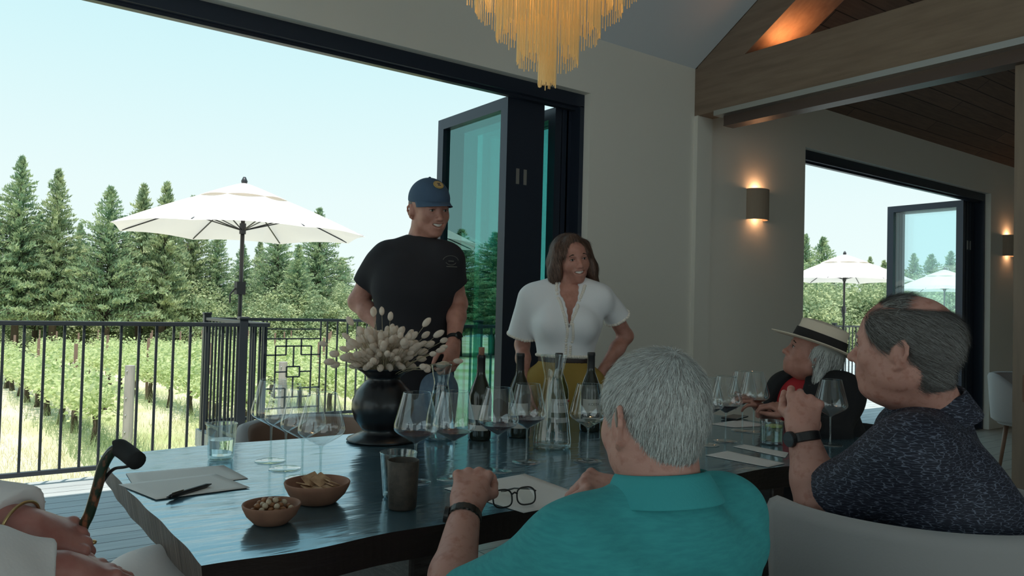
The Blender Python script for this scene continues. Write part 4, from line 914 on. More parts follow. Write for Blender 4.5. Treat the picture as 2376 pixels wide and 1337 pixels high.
# ================================================================== PEOPLE
def azv(a): a = math.radians(a); return np.array([math.sin(a), math.cos(a), 0.0])
def frame(az, pitch=0, roll=0):
    """columns: person's left, forward, up (pitch>0 looks up, roll>0 tips the head to the person's right)"""
    f = azv(az); l = np.array([-f[1], f[0], 0.0]); u = np.array([0, 0, 1.0]); p = math.radians(pitch)
    f2 = f*math.cos(p)+u*math.sin(p); u2 = -f*math.sin(p)+u*math.cos(p); q = math.radians(roll)
    l2 = l*math.cos(q)+u2*math.sin(q); u3 = -l*math.sin(q)+u2*math.cos(q)
    return np.stack([l2, f2, u3], 1)
def head(O, R, s=1.0, smile=True, jaw=1.0, fem=False, big_ear=1.0, old=False, neck=None, neckr=.056, cheek=1.0, nose=1.0):
    T = lambda x, y, z: O+R@(np.array([x, y, z])*s)
    E = lambda c, r, k=.02, op='u', RR=None: ell(T(*c), np.array(r)*s, R if RR is None else R@RR, k*s, op)
    P = [E((0, -.016, .034), (.077, .098, .088)), E((0, .022, .028), (.068, .075, .075), .03), E((0, .026, -.028), (.060*jaw, .068, .080), .03),
         E((0, .040, -.074), (.046*jaw, .046, .034), .03), E((0, .074, -.100), (.021*jaw, .018, .015), .03)]
    for sg in (-1, 1):
        P += [E((sg*.050*jaw, .004, -.062), (.018, .036, .030), .03), E((sg*.040, .060, -.028), (.022*cheek, .024, .024), .025)]
    P += [cap(T(-.030, .086, .017), T(.030, .086, .017), .009*s, k=.02*s)]
    for sg in (-1, 1): P += [E((sg*.031, .098, .001), (.0165, .012, .0105), .012, 's')]
    for sg in (-1, 1): P += [E((sg*.031, .0815, .001), (.014, .012, .012), .004)]
    P += [cap(T(0, .090, .010), T(0, .113*(.5+.5*nose), -.031), .0065*s, .0100*s, .014*s), E((0, .112*(.5+.5*nose), -.033), (.0105, .0105, .009), .008)]
    for sg in (-1, 1): P += [E((sg*.0115, .100, -.037), (.0075, .010, .0070), .008)]
    P += [E((0, .087, -.064), (.028, .014, .020), .02)]      # muzzle
    if smile:
        for sg in (-1, 1): P += [cap(T(0, .0985, -.0555), T(sg*.030, .081, -.048), .0046*s, .0030*s, .006*s), cap(T(0, .096, -.0765), T(sg*.030, .081, -.050), .0052*s, .0030*s, .006*s)]
        P += [E((0, .101, -.0635), (.026, .016, .0068), .004, 's'), E((.018, .095, -.0590), (.010, .012, .0042), .004, 's'), E((-.018, .095, -.0590), (.010, .012, .0042), .004, 's')]
    else:
        for sg in (-1, 1): P += [cap(T(0, .0985, -.061), T(sg*.022, .086, -.064), .0048*s, .0028*s, .006*s), cap(T(0, .0965, -.071), T(sg*.021, .086, -.066), .0055*s, .0028*s, .006*s)]
        P += [E((0, .105, -.0655), (.020, .010, .0012), .003, 's')]
    e = big_ear
    for sg in (-1, 1):
        ep = lambda y, z, dx=0: T(sg*(.0755-.50*y*e+dx), -.004+y*e, -.012+z*e)
        hx = [(.002, .002), (.003, .018), (-.006, .029), (-.019, .029), (-.027, .018), (-.027, .003), (-.020, -.012), (-.012, -.024), (-.004, -.029)]
        rr = [.0030, .0036, .0040, .0042, .0042, .0040, .0038, .0048, .0052]
        for i in range(len(hx)-1): P.append(cap(ep(*hx[i]), ep(*hx[i+1]), rr[i]*s*e, rr[i+1]*s*e, .003*s))
        RE = np.array(Matrix.Rotation(math.radians(-27*sg), 3, 'Z')); P += [E((sg*.0765, -.006, -.010), (.009, .012, .023), .004), E((sg*.0805, -.014, -.008), (.0062, .0150*e, .026*e), .003)]
        P += [E((sg*(.0815), -.0135*e-.003, -.010), (.0048, .0150*e, .0275*e), .003, 'u', RE), cap(ep(.006, -.010, .001), ep(.004, -.002, .001), .0048*s, .0040*s, .004*s), cap(ep(-.012, .012, .003), ep(-.016, -.008, .003), .0030*s, .0032*s, .003*s)]
    if neck is not None:
        P += [cap(T(0, -.022, -.045), neck, neckr*s*(.93), neckr*s*1.08, .03*s), cap(T(0, .02, -.09), neck+R[:, 1]*.03, .034*s, .045*s, .03*s)]
    return P
def head_extras(body, O, R, s, smile, iris='iris', brow='brow', lids=True, eyes=True):
    T = lambda x, y, z: O+R@(np.array([x, y, z])*s); o0 = np.array(body.parent.location)
    if eyes:
        for sg in (-1, 1):
            e = MB().ell(T(sg*.031, .0835, .0005)-o0, (.0122*s, .0113*s, .0062*s if smile else .008*s), 14, 8, R).obj('eye', M['eyewhite'], body, smooth=True)
            MB().ell(T(sg*.0315, .0920, .0)-o0, (.0052*s, .0038*s, .0048*s), 12, 6, R).obj('iris', M['iris'], e, smooth=True) if False else MB().ell(T(sg*.0315, .0920, .0)-o0, (.0052*s, .0038*s, .0048*s), 12, 6, R).obj('iris', M['iris'], body, smooth=True)
            MB().tube([T(sg*.015, .0975, .0225)-o0, T(sg*.030, .0970, .0250)-o0, T(sg*.045, .0895, .0190)-o0], [.0026*s, .0036*s, .002*s], 7).obj('eyebrow', M[brow], body, smooth=True)
            MB().tube([T(sg*.019, .0935, .003)-o0, T(sg*.031, .0980, .0062)-o0, T(sg*.045, .0880, .002)-o0], [.001*s, .0016*s, .001*s], 6).obj('eyelash', M[brow], body, smooth=True)
    if smile:
        V = []; n = 16
        for i in range(n+1):
            a = (i/n-.5)*2; x = a*.0255; y = .0930-.013*a*a
            V += [T(x, y, -.0575+.005*a*a)-o0, T(x, y+.0006, -.0680+.0125*a*a)-o0]
        mesh_obj('teeth', V, [(2*i, 2*i+1, 2*i+3, 2*i+2) for i in range(n)], M['teeth'], body)
def hand(Wp, D, N, side, curl, thumb=(.6, .7, -.2), s=1.0, spread=.0, tcurl=.5):
    """curl: per finger (base, middle, tip) angles in degrees; side=+1 puts the thumb along D x N"""
    D = unit(D); N = unit(N-D*np.dot(N, D)); T = np.cross(D, N)*side; k = .0032*s
    P = [cap(Wp, Wp+D*.03*s, .027*s, .030*s, .02*s, (N, 1.45)), cap(Wp+D*.022*s+T*.012*s, Wp+D*.078*s+T*.016*s, .024*s, .0215*s, .02*s, (N, 1.75)), cap(Wp+D*.022*s-T*.012*s, Wp+D*.072*s-T*.020*s, .023*s, .0185*s, .02*s, (N, 1.75))]
    tips = []
    for j in range(4):
        off = (.033-.0218*j)*s; b = Wp+D*(.082, .088, .084, .074)[j]*s+T*off+N*.002*s; L = np.array([.043, .027, .021])*(.95, 1.05, .98, .80)[j]*s; r = np.array([.0096, .0087, .0078, .0066])*(1, 1, .95, .85)[j]*s
        c = curl[j] if isinstance(curl[0], (tuple, list)) else curl; a = 0; p = b; dd = unit(D+T*spread*(1.5-j)*.2); side_ax = T
        P.append(cap(Wp+D*.050*s+T*off*.8, b, .0092*s, .0096*s, .005*s)); P.append(ell(b+N*.0015*s-D*.001, np.array([.0105]*3)*s, None, .004*s))
        for i in range(3):
            a += math.radians(c[i]); q = p+(dd*math.cos(a)-N*math.sin(a))*L[i]; P.append(cap(p, q, r[i], r[i+1], k if i else .004*s)); p = q
        tips.append(p)
    t = thumb; b = Wp+D*.022*s+T*.026*s-N*.006*s; d1 = unit(D*t[0]+T*t[1]+N*t[2]); p1 = b+d1*.044*s; d2 = unit(d1*(1-tcurl)+D*tcurl*.9-T*tcurl*.35-N*.15*tcurl); p2 = p1+d2*.032*s; p3 = p2+unit(d2+D*.1-T*.1*tcurl)*.024*s
    P += [cap(b-T*.01*s, p1, .015*s, .0115*s, .014*s), cap(p1, p2, .0112*s, .010*s, k), cap(p2, p3, .010*s, .0078*s, k)]
    return P, tips
def forearm(E, Wp, N, re=.045, rw=.027, k=.02):
    m = E+(Wp-E)*.33; return [cap(E, m, re, re*.98, k), cap(m, Wp, re*.98, rw, k, (N, 1.12))]
def torso(pel, che, nb, sL, sR, F, w=.155, d=1.45, belly=.0, off=0, sh=.058, chestw=1.0, bust=0):
    L = unit(sL-sR); up = unit(nb-pel); q = F-up*np.dot(F, up); q = unit(q)
    P = [cap(pel, pel+(che-pel)*.5, w+off, w*.98+off, .08, (q, d)), cap(pel+(che-pel)*.5, che, w*.98+off, w*1.04*chestw+off, .08, (q, d)),
         cap(sL-L*.045, sR+L*.045, sh*1.05+off, None, .09, (up, .9)), cap(che+L*.06, che+L*.06+up*.05, .09*chestw+off, .08+off, .08), cap(che-L*.06, che-L*.06+up*.05, .09*chestw+off, .08+off, .08),
         cap(nb-up*.02, sL-L*.04-up*.004, .050+off, .052+off, .06), cap(nb-up*.02, sR+L*.04-up*.004, .050+off, .052+off, .06)]
    if belly: P.append(ell(pel+(che-pel)*.35+q*belly*.9, (w*.95+off, .13+off, .14+off), np.stack([L, q, np.cross(L, q)], 1), .09))
    if bust:
        for s_ in (-1, 1): P.append(ell(che+L*.072*s_+q*(.085)-up*.015, (.058+off, .05+off, .055+off), None, .05))
    return P
def person(loc, label, group=None): return empty('person', tuple(loc), label, 'person', group)
def put(name, vf, m, parent, midx=None):
    o0 = np.array(parent.location); V, F = vf
    while parent.parent is not None: parent = parent.parent
    return V, F
def skinobj(name, vf, m, root, parent=None, midx=None):
    V, F = vf; return mesh_obj(name, V-np.array(root.location), F, m, parent or root, True, midx)
def hairobj(root, parent, vf, mats, sel, n, length, dirf, name='hair', **kw):
    V, F = vf; N = normals(V, F); ids = np.nonzero(sel(V, N))[0]; A, B, mi = strands(V, N, ids, n, length, dirf, **kw)
    VV, FF = merge((V, F), (A, B)); mid = np.concatenate([np.full(len(F), 0), mi]); return mesh_obj(name, VV-np.array(root.location), FF, mats, parent, True, mid)
def watch(root, body, c, axis, r, face_dir, m='black', w=.011, fs=.019, link=False, ry=1.0, name='wristwatch'):
    o0 = np.array(root.location); axis = unit(axis); f = unit(face_dir-axis*np.dot(face_dir, axis)); g_ = np.cross(axis, f); b = MB(); n = 40; V = []
    for i in range(n):
        a = 2*math.pi*i/n; d = f*math.cos(a)*ry+g_*math.sin(a)
        for rr, ww in ((r, -w), (r+.0035, -w*.8), (r+.0035, w*.8), (r, w)): V.append(c-o0+d*rr+axis*ww*(1 if not link or i % 2 else .86))
    b.add(V, [(4*i+k, 4*((i+1) % n)+k, 4*((i+1) % n)+(k+1) % 4, 4*i+(k+1) % 4) for i in range(n) for k in range(4)]); band = b.obj(name, M[m], body, smooth=False)
    q = c-o0+f*(r*ry+.001); MB().tube([q, q+f*.009], [fs, fs*.95], 24).obj('watch_case', M['black' if m == 'black' else 'steel'], band, smooth=False)
    MB().tube([q+f*.009, q+f*.0095], [fs*.85]*2, 24).obj('watch_face', M['vase'], band)
    return band
HAIRW = .0009

# ---- 1: standing man with cap ------------------------------------------
r1 = person((1.66, 3.05, 0), 'standing person in blue cap and black tee, smiling behind the black vase')
O = at(996, 486, 3.45); R = frame(183, -9, 4); s = 1.03; az = 197; F1 = azv(az)
sR = at(882, 606, 3.47); sL = at(1040, 609, 3.40); nb = at(977, 562, 3.50)+np.array([0, .0, .0]); che = (sL+sR)/2+np.array([0, 0, -.13])+F1*.01; pel = at(965, 905, 3.45)
hd = sdf(head(O, R, s, True, 1.0, neck=nb, neckr=.060), .0028)
eR = at(832, 700, 3.52); wR = at(905, 775, 3.36); eL = at(1062, 705, 3.46); wL = at(1052, 800, 3.28)
hR, _ = hand(wR, at(935, 800, 3.30)-wR, at(905, 740, 3.36)-wR, 1, (35, 40, 20)); hL, _ = hand(wL, at(1046, 845, 3.24)-wL, at(1075, 815, 3.2)-wL, 1, (40, 50, 30))
ar = sdf([cap(sR+(eR-sR)*.35, eR, .052, .046, .02)]+forearm(eR, wR, F1, .046, .028)+hR, .004); al = sdf([cap(sL+(eL-sL)*.35, eL, .050, .043, .02)]+forearm(eL, wL, F1, .043, .028)+hL, .004)
kR = pel+np.array([-.10, -.02, -.42]); kL = pel+np.array([.10, -.02, -.42])
def legs(pel, L, kn=.0, off=0, hw=.09, z=0, F=F1):
    P = []
    for sg in (-1, 1):
        h = pel+L*sg*hw; k_ = h+np.array([0, 0, -.44])+F*.02; a_ = h*[1, 1, 0]+np.array([0, 0, .09]); P += [cap(h, k_, .088+off, .058+off, .03), cap(k_, a_, .058+off, .042+off, .03)]
    return P
def shoes(root, pel, L, F, m='black', hw=.09):
    for sg in (-1, 1):
        h = (pel+L*sg*hw)*[1, 1, 0]+np.array([0, 0, .045]); skinobj('shoe', sdf([cap(h-F*.05, h+F*.13, .042, .038, .03), plane((h[0], h[1], 0.004), (0, 0, -1))], .008), M[m], root)
L1 = unit(sL-sR)*[1, 1, 0]
ts = sdf(torso(pel, che, nb, sL, sR, F1, .150, 1.35)+legs(pel, L1), .012)
body = skinobj('body', merge(ts, hd, ar, al), M['skin'], r1); head_extras(body, O, R, s, True)
def lips(): pass
teeP = torso(pel+np.array([0, 0, .02]), che, nb+np.array([0, 0, -.014]), sL, sR, F1, .150, 1.32, off=.012)
hem = lambda a, b, t: a+(b-a)*t
teeP += [cap(sR, hem(sR, eR, .58), .070, .066, .05, cut=True), cap(sL, hem(sL, eL, .55), .068, .064, .05, cut=True)]
teeP += [ell(nb+F1*.02+np.array([0, 0, .035]), (.068, .068, .045), None, .008, 's'), plane(pel+np.array([0, 0, -.03]), (0, 0, -1))]
skinobj('tee_shirt', sdf(teeP, .006, [((9, 4, 22), .3, .0045), ((23, 11, 9), 1.1, .0035), ((12, 8, 34), 2.0, .0025)]), M['navytee'], r1)
skinobj('jeans', sdf([cap(pel+np.array([0, 0, .08]), pel+np.array([0, 0, -.06]), .158, .150, .05, (F1, 1.28))]+legs(pel, L1, off=.016), .010, [((6, 9, 20), .3, .002)]), M['denim'], r1)
shoes(r1, pel, L1, F1)
T = lambda x, y, z: O+R@(np.array([x, y, z])*s)
capP = [ell(T(0, -.006, .044), (.085*s, .116*s, .094*s), R), plane(T(0, 0, .030), -R[:, 2]+R[:, 1]*-.02)]
dome = sdf(capP, .004); cp = skinobj('baseball_cap', dome, M['cap'], r1)
V = []; n = 22; mfr = 8
for j in range(mfr+1):
    for i in range(n+1):
        a = (i/n-.5)*2.5; v = j/mfr; rx, ry = .084-.004*v, .120+.060*v*max(0, math.cos(a*.85)); x = rx*math.sin(a); y = -.014+ry*math.cos(a); z = .036-.012*v-.016*abs(math.sin(a))**2*v; V.append(T(x, y, z)-np.array(r1.location))
br_ = mesh_obj('brim', V, [(j*(n+1)+i, j*(n+1)+i+1, (j+1)*(n+1)+i+1, (j+1)*(n+1)+i) for j in range(mfr) for i in range(n)], M['cap'], cp); sm = br_.modifiers.new('t', 'SOLIDIFY'); sm.thickness = .003
from mathutils.bvhtree import BVHTree
dirp = R@unit([0, .74, .62]); bvc = BVHTree.FromPolygons([v.co for v in cp.data.vertices], [p.vertices for p in cp.data.polygons]); hc = bvc.ray_cast(Vector(T(0, 0, .044)+dirp*.4-np.array(r1.location)), Vector(-dirp)); pc = np.array(hc[0])+np.array(r1.location)+dirp*.0035; dirp = unit(np.array(hc[1])); qx = np.cross(dirp, R[:, 2]); qx = unit(qx); qz = np.cross(qx, dirp)
o0 = np.array(r1.location)
MB().tube([pc-dirp*.004-o0, pc-o0], .0235, 28).obj('round_patch', M['yellow'], cp); MB().tube([pc-o0, pc+dirp*.0006-o0], .0175, 28).obj('patch_field', mat('tan patch', (.50, .36, .16), .8), cp)
b = MB()
for sx_, zz in ((0, .006), (0, -.006), (0, 0)):
    c = pc+dirp*.0012-o0+qz*zz; e = .009 if zz else .005; b.tube([c-qx*e, c+qx*e*.6], .0016, 6)
b.obj('patch_mark', M['capdark'], cp)
MB().ell(T(0, -.006, .138)-o0, (.006, .006, .004)).obj('cap_button', M['capdark'], cp, smooth=True)
hcap = sdf([ell(T(0, -.020, .022), (.0795*s, .099*s, .080*s), R), plane(T(0, 0, .046), R[:, 2]), plane(T(0, .035, 0), R[:, 1]), plane(T(0, 0, -.035), -R[:, 2]-R[:, 1]*.35)], .004); skinobj('hair', hcap, M['hair_br3'], r1)
# chest print on the wearer's left
c = at(1032, 608, 3.40); d = unit(CAM-c); hits = None
lg = MB(); F1u = azv(190); ax_ = unit(np.cross(np.array([0, 0, 1.0]), F1u)); ct = che+unit(sL-sR)*.085+np.array([0, 0, .07])
def snap(P, obj):
    from mathutils.bvhtree import BVHTree
    dg = bpy.context.evaluated_depsgraph_get(); me = obj.data; bv = BVHTree.FromPolygons([v.co for v in me.vertices], [p.vertices for p in me.polygons]); return bv
tee = [o for o in r1.children if o.name.startswith('tee_shirt')]
tee = [o for o in bpy.data.objects if o.name == 'tee_shirt'][0]; bv = snap(None, tee); c0 = c-o0
def onshirt(u, v):
    q = Vector(c0+ax_*u+np.array([0, 0, v])+F1u*.4); h = bv.ray_cast(q, Vector(-F1u)); return np.array(h[0])+F1u*.0012 if h[0] else None
for rad, a0, a1 in ((.030, .2, 2.94), (.021, 3.5, 5.9)):
    pts = [onshirt(rad*math.cos(t)*1.15, rad*math.sin(t)*.8) for t in np.linspace(a0, a1, 12)]; pts = [p for p in pts if p is not None]
    if len(pts) > 2: lg.tube(pts, .0016, 5)
for x0, x1, z in ((-.012, .012, .0), (-.02, .03, -.024)):
    pts = [onshirt(t, z) for t in np.linspace(x0, x1, 5)]; pts = [p for p in pts if p is not None]
    if len(pts) > 2: lg.tube(pts, .0022, 5)
if lg.V: lg.obj('chest_print', mat('grey print', (.12, .12, .11), .9), tee)
watch(r1, body, wL+(eL-wL)*.12, eL-wL, .031, at(1075, 800, 3.2)-wL, w=.010, fs=.017)

# ---- 2: standing woman --------------------------------------------------
r2 = person((2.38, 2.85, 0), 'standing person with brown bob, white lace blouse and mustard trousers, hand on hip')
O = at(1325, 603, 3.68); R = frame(198, -2, 10); s = .98; F2 = azv(214)
sR = at(1228, 692, 3.70); sL = at(1402, 690, 3.66); nb = at(1308, 655, 3.70); che = (sL+sR)/2+np.array([0, 0, -.12]); pel = at(1310, 900, 3.66)
hd = sdf(head(O, R, s, True, .90, True, neck=nb, neckr=.047, cheek=1.1), .0028)
eR = at(1212, 800, 3.78); wR = at(1218, 900, 3.60); eL = at(1452, 780, 3.78); wL = at(1392, 868, 3.66)
hR, _ = hand(wR, at(1225, 945, 3.55)-wR, np.array([-.8, -.3, 0]), 1, (20, 25, 15), s=.88); hL, _ = hand(wL, at(1366, 880, 3.62)-wL, np.array([.2, -.3, .9]), -1, (50, 40, 20), s=.85)
ar = sdf([cap(sR+(eR-sR)*.3, eR, .040, .036, .02)]+forearm(eR, wR, F2, .036, .022)+hR, .004); al = sdf([cap(sL+(eL-sL)*.3, eL, .040, .036, .02)]+forearm(eL, wL, F2, .036, .022)+hL, .004)
L2 = unit((sL-sR)*[1, 1, 0])
tsP = torso(pel, che, nb, sL, sR, F2, .102, 1.28, bust=1, sh=.038)
ts = sdf(tsP+legs(pel, L2, F=F2), .007); body = skinobj('body', merge(ts, hd, ar, al), M['skin'], r2); head_extras(body, O, R, s, True)
o0 = np.array(r2.location)
blP = torso(pel, che, nb, sL, sR, F2, .106, 1.25, off=.011, bust=1, sh=.040)
hR_ = hem(sR, eR, .80); hL_ = hem(sL, eL, .60)
blP += [cap(sR, hR_+np.array([-.012, 0, 0]), .050, .068, .04, cut=True), cap(sL, hL_+np.array([.0, 0, 0.01]), .050, .062, .04, cut=True)]
up2 = np.array([0, 0, 1.0]); mid = lambda z: np.array([(sL[0]+sR[0])/2, (sL[1]+sR[1])/2, 0])*[1, 1, 0]+np.array([0, 0, z])+F2*.12
zt = nb[2]+.02
zhem = at(1310, 829, 3.6)[2]
# V neck: stacked cuts narrowing downward
zV0 = at(1312, 752, 3.55)[2]
for i in range(9):
    u = i/8; z = zV0+(zt+.02-zV0)*u; c_ = np.array([(sL[0]+sR[0])/2, (sL[1]+sR[1])/2, z])+F2*(.14 if u < .6 else .10); blP.append(ell(c_, np.array([.008+.050*u, .095+.02*u, .030]), np.stack([L2, F2, up2], 1), .004, 's'))
blP += [ell(nb+np.array([0, 0, .03]), (.062, .062, .05), None, .006, 's'), plane((0, 0, zhem), (0, 0, -1))]
bvf = sdf(blP, .005, [((36, 12, 6), .5, .0038), ((14, 26, 12), 1.6, .0035), ((50, 30, 10), .9, .0015)]); bl = skinobj('blouse', bvf, M['blouse'], r2); bvb = snap(None, bl)
def onb(P):
    q = Vector(np.asarray(P)-o0); h = bvb.find_nearest(q); return np.array(h[0]) if h[0] else None
def scallops(pts, nm='lace_trim', rr=.008):
    b = MB()
    for p in pts:
        q = onb(p)
        if q is not None: b.ell(q, (rr, rr, rr*.9), 8, 6)
    b.obj(nm, M['lace'], bl, smooth=True)
A0 = np.array([(sL[0]+sR[0])/2, (sL[1]+sR[1])/2, 0])
scallops([A0+F2*.14+up2*(zV0+(zt-zV0)*t)+L2*sg*(.012+.055*t) for sg in (-1, 1) for t in np.linspace(0, 1, 22)])
scallops([A0+F2*.16+up2*z+L2*sg*.012 for sg in (-1, 1) for z in np.linspace(zhem, zV0, 20)], 'placket_trim', .007)
scallops([np.array([A0[0], A0[1], zhem+.004])+(L2*math.cos(a)*.15+F2*math.sin(a)*.13) for a in np.linspace(0, 2*math.pi, 64)], 'hem_trim', .009)
for hh, sv in ((hR_, unit(eR-sR)), (hL_, unit(eL-sL))):
    a_ = unit(np.cross(sv, (0, 1, 0))); b_ = np.cross(sv, a_); scallops([hh-sv*.002+(a_*math.cos(t)+b_*math.sin(t))*.078 for t in np.linspace(0, 2*math.pi, 36)], 'cuff_trim', .008)
skinobj('trousers', sdf([cap(np.array([pel[0], pel[1], zhem-.01]), pel+np.array([0, 0, -.05]), .125, .150, .05, (F2, 1.25)), plane((0, 0, zhem-.004), up2)]+legs(pel, L2, off=.030, F=F2), .009, [((20, 12, 8), .4, .003)]), M['mustard'], r2)
skinobj('belt', sdf([cap(np.array([pel[0], pel[1], zhem-.012]), np.array([pel[0], pel[1], zhem-.02]), .131, .131, .01, (F2, 1.25)), plane((0, 0, zhem+.0), up2), plane((0, 0, zhem-.028), -up2)], .005), M['belt'], r2)
shoes(r2, pel, L2, F2)
T = lambda x, y, z: O+R@(np.array([x, y, z])*s)
tip = T(.0, .09, -.19); pd_ = MB().ell(T(0, .05, -.20)-o0, (.004, .004, .005)); pd_.obj('necklace_pendant', M['goldm'], body, smooth=True)
hp = [ell(T(0, -.024, .040), (.090*s, .100*s, .093*s), R), ]
for sg in (-1, 1):
    hp += [cap(T(sg*.072, .025, .060), T(sg*.096, .012, -.055), .028*s, .036*s, .03, (R[:, 0], 1.2)), cap(T(sg*.096, .004, -.05), T(sg*.118, .0, -.150), .036*s, .022*s, .03, (R[:, 0], 1.2)),
           cap(T(sg*.060, -.05, .0), T(sg*.085, -.045, -.140), .045*s, .030*s, .03), cap(T(sg*.012, .052, .100), T(sg*.066, .060, .030), .022*s, .016*s, .02)]
hp += [cap(T(0, -.07, 0), T(0, -.085, -.13), .06*s, .045*s, .04), ell(T(-.0, .085, -.03), (.050*s, .060*s, .085*s), R, .006, 's')]
hv2 = sdf(hp, .0035, [((60, 60, 8), .2, .0016)])
dn = lambda P, n: np.tile(-R[:, 2], (len(P), 1))+.25*np.sin(P@np.array([40, 30, 10.0]))[:, None]*R[:, 1]
hairobj(r2, r2, hv2, [M['hair_br1'], M['hair_br2'], M['hair_br3']], lambda V, N: N[:, 2] > -.4, 12000, .034, dn, width=.0008, lift=.035, seg=3, jit=.03)

# ---- 3: grey haired man in turquoise, from behind -----------------------
r3 = person((.88, .72, 0), 'seated person in turquoise polo with short grey hair, seen from behind')
O = at(1515, 976, 1.34); R = frame(11, -6, 3); s = .985; F3 = azv(20)
nb = at(1538, 1160, 1.31); sL = at(1318, 1300, 1.24); sR = at(1680, 1222, 1.42); che = (sL+sR)/2+np.array([0, 0, -.14])-F3*.045; pel = np.array([.90, .66, .52])
hP = head(O, R, s, False, 1.05, big_ear=1.12, neck=nb, neckr=.066)
hd = sdf(hP, .0028)
eL = at(1035, 1425, 1.42); wL = at(1083, 1172, 1.66); eR = at(1640, 1330, 1.62); wR = at(1452, 1140, 1.60)
Dh = at(1100, 1092, 1.74)-wL; hLp, tpL = hand(wL, Dh, unit(CAM-wL)*.55+np.array([0, 0, .75]), 1, ((62, 75, 45), (58, 75, 45), (60, 75, 45), (65, 75, 45)), (.75, .45, -.35), 1.06, tcurl=.7)
hRp, _ = hand(wR, at(1405, 1128, 1.60)-wR, np.array([.1, -.45, .8]), -1, ((50, 60, 35), (60, 65, 40), (65, 70, 40), (70, 70, 40)), (.9, .35, -.5), 1.02, tcurl=.4)
al = sdf([cap(sL+(eL-sL)*.55, eL, .048, .045, .02)]+forearm(eL, wL, np.array([0, 0, 1.0]), .047, .031)+hLp, .0028); ar = sdf([cap(sR+(eR-sR)*.4, eR, .05, .045, .02)]+forearm(eR, wR, np.array([0, 0, 1.0]), .044, .030)+hRp, .0035)
thighs = lambda pel, F, off=0, w=.10, zz=.50: [q for sg in (-1, 1) for q in (cap(pel+np.array([-F[1], F[0], 0])*sg*w+np.array([0, 0, -.01]), (pel+np.array([-F[1], F[0], 0])*sg*(w+.05)+F*.42)*[1, 1, 0]+np.array([0, 0, zz]), .085+off, .062+off, .03), cap((pel+np.array([-F[1], F[0], 0])*sg*(w+.05)+F*.42)*[1, 1, 0]+np.array([0, 0, zz]), (pel+np.array([-F[1], F[0], 0])*sg*(w+.05)+F*.40)*[1, 1, 0]+np.array([0, 0, .07]), .060+off, .045+off, .03))]
ts = sdf(torso(pel, che, nb, sL, sR, F3, .155, 1.3)+thighs(pel, F3), .010)
body = skinobj('body', merge(ts, hd, al, ar), M['skinold'], r3)
elh = hem(sL, eL, .80)
tp = torso(pel, che, nb+np.array([0, 0, -.02]), sL, sR, F3, .172, 1.22, off=.014, belly=.03, sh=.062)+[cap(sL, elh, .073, .066, .06, cut=True), cap(sR, hem(sR, eR, .75), .074, .068, .06, cut=True)]
tp += [ell(nb+np.array([0, 0, .045]), (.074, .074, .050), None, .006, 's')]
sh3 = skinobj('polo_shirt', sdf(tp, .0045, [((14, 9, 30), .4, .0045), ((34, 16, 12), 1.3, .0035), ((7, 22, 15), 2.2, .004), ((60, 22, 48), .2, .0012)]), M['turq'], r3)
# stand-up fold collar
def collar(root, shirt, c, up, rad, h, m, front, gap=.5, flare=.012, th=.004, tilt=.0, name='collar'):
    up = unit(up); f = unit(front-up*np.dot(front, up)); l = np.cross(up, f); o0 = np.array(root.location); V = []; n = 48; rows = [(0, -.004), (.3, .0), (1.0, .0), (1.06, .004), (.7, .010), (.0, .012+flare), (-.25, .014+flare*1.2)]
    for i in range(n+1):
        a = math.pi+(i/n-.5)*2*(math.pi-gap/2)
        d = f*math.cos(a)+l*math.sin(a)
        for hh, rr in rows: V.append(c-o0+d*(rad+rr)+up*(h*hh-tilt*math.cos(a)*0))
    k = len(rows); ob = mesh_obj(name, V, [(i*k+j, (i+1)*k+j, (i+1)*k+j+1, i*k+j+1) for i in range(n) for j in range(k-1)], M[m], shirt); q = ob.modifiers.new('t', 'SOLIDIFY'); q.thickness = th; q2 = ob.modifiers.new('s', 'SUBSURF'); q2.levels = 1; q2.render_levels = 1; return ob
nd = unit(O-nb)
collar(r3, sh3, nb+nd*.004, nd*.8+np.array([0, 0, .5]), .073, .040, 'turqd', F3, gap=1.0)
# short grey hair: scalp cap plus fine strands
T = lambda x, y, z: O+R@(np.array([x, y, z])*s)
sc = [ell(T(0, -.018, .036), (.0815*s, .1015*s, .092*s), R), ell(T(0, .018, .034), (.0735*s, .079*s, .079*s), R, .03), cap(T(0, -.045, -.01), T(0, -.046, -.028), .062*s, .056*s, .03),
      ell(T(0, .085, -.035), (.12, .075, .07), R, .01, 's')]
for sg in (-1, 1): sc += [ell(T(sg*.086, -.004, -.022), (.018, .024, .040), R, .008, 's')]
sv = sdf(sc, .003); 
crown = T(.0, -.06, .11)
def d3(P, n): v = P-crown; return v*np.array([1, 1, 1])+R[:, 1]*.02-R[:, 2]*.05
hairobj(r3, r3, sv, [M['hair_grey1'], M['hair_grey2'], M['hair_grey3']], lambda V, N: (V-T(0, 0, -.075))@R[:, 2] > 0, 42000, .015, d3, width=.00042, lift=.22, seg=2, jit=.14)
MB().tube([T(.085, -.012, .02)-np.array(r3.location), T(.089, -.018, .004)-np.array(r3.location), T(.088, -.020, -.012)-np.array(r3.location)], [.002, .003, .002], 8).obj('hearing_aid', mat('hearing aid', (.35, .32, .28), .4), body, smooth=True)
watch(r3, body, wL+(eL-wL)*.13, eL-wL, .0335, at(960, 1190, 1.62)-wL, 'black', .010, .018, link=True, ry=1.0).data.materials[0] = mat('dark steel links', (.06, .055, .05), .35, .7)
skinobj('trousers', sdf([cap(pel, pel+np.array([0, 0, -.02]), .17, None, .05, (F3, 1.1))]+thighs(pel, F3, .012), .012), M['denim'], r3)
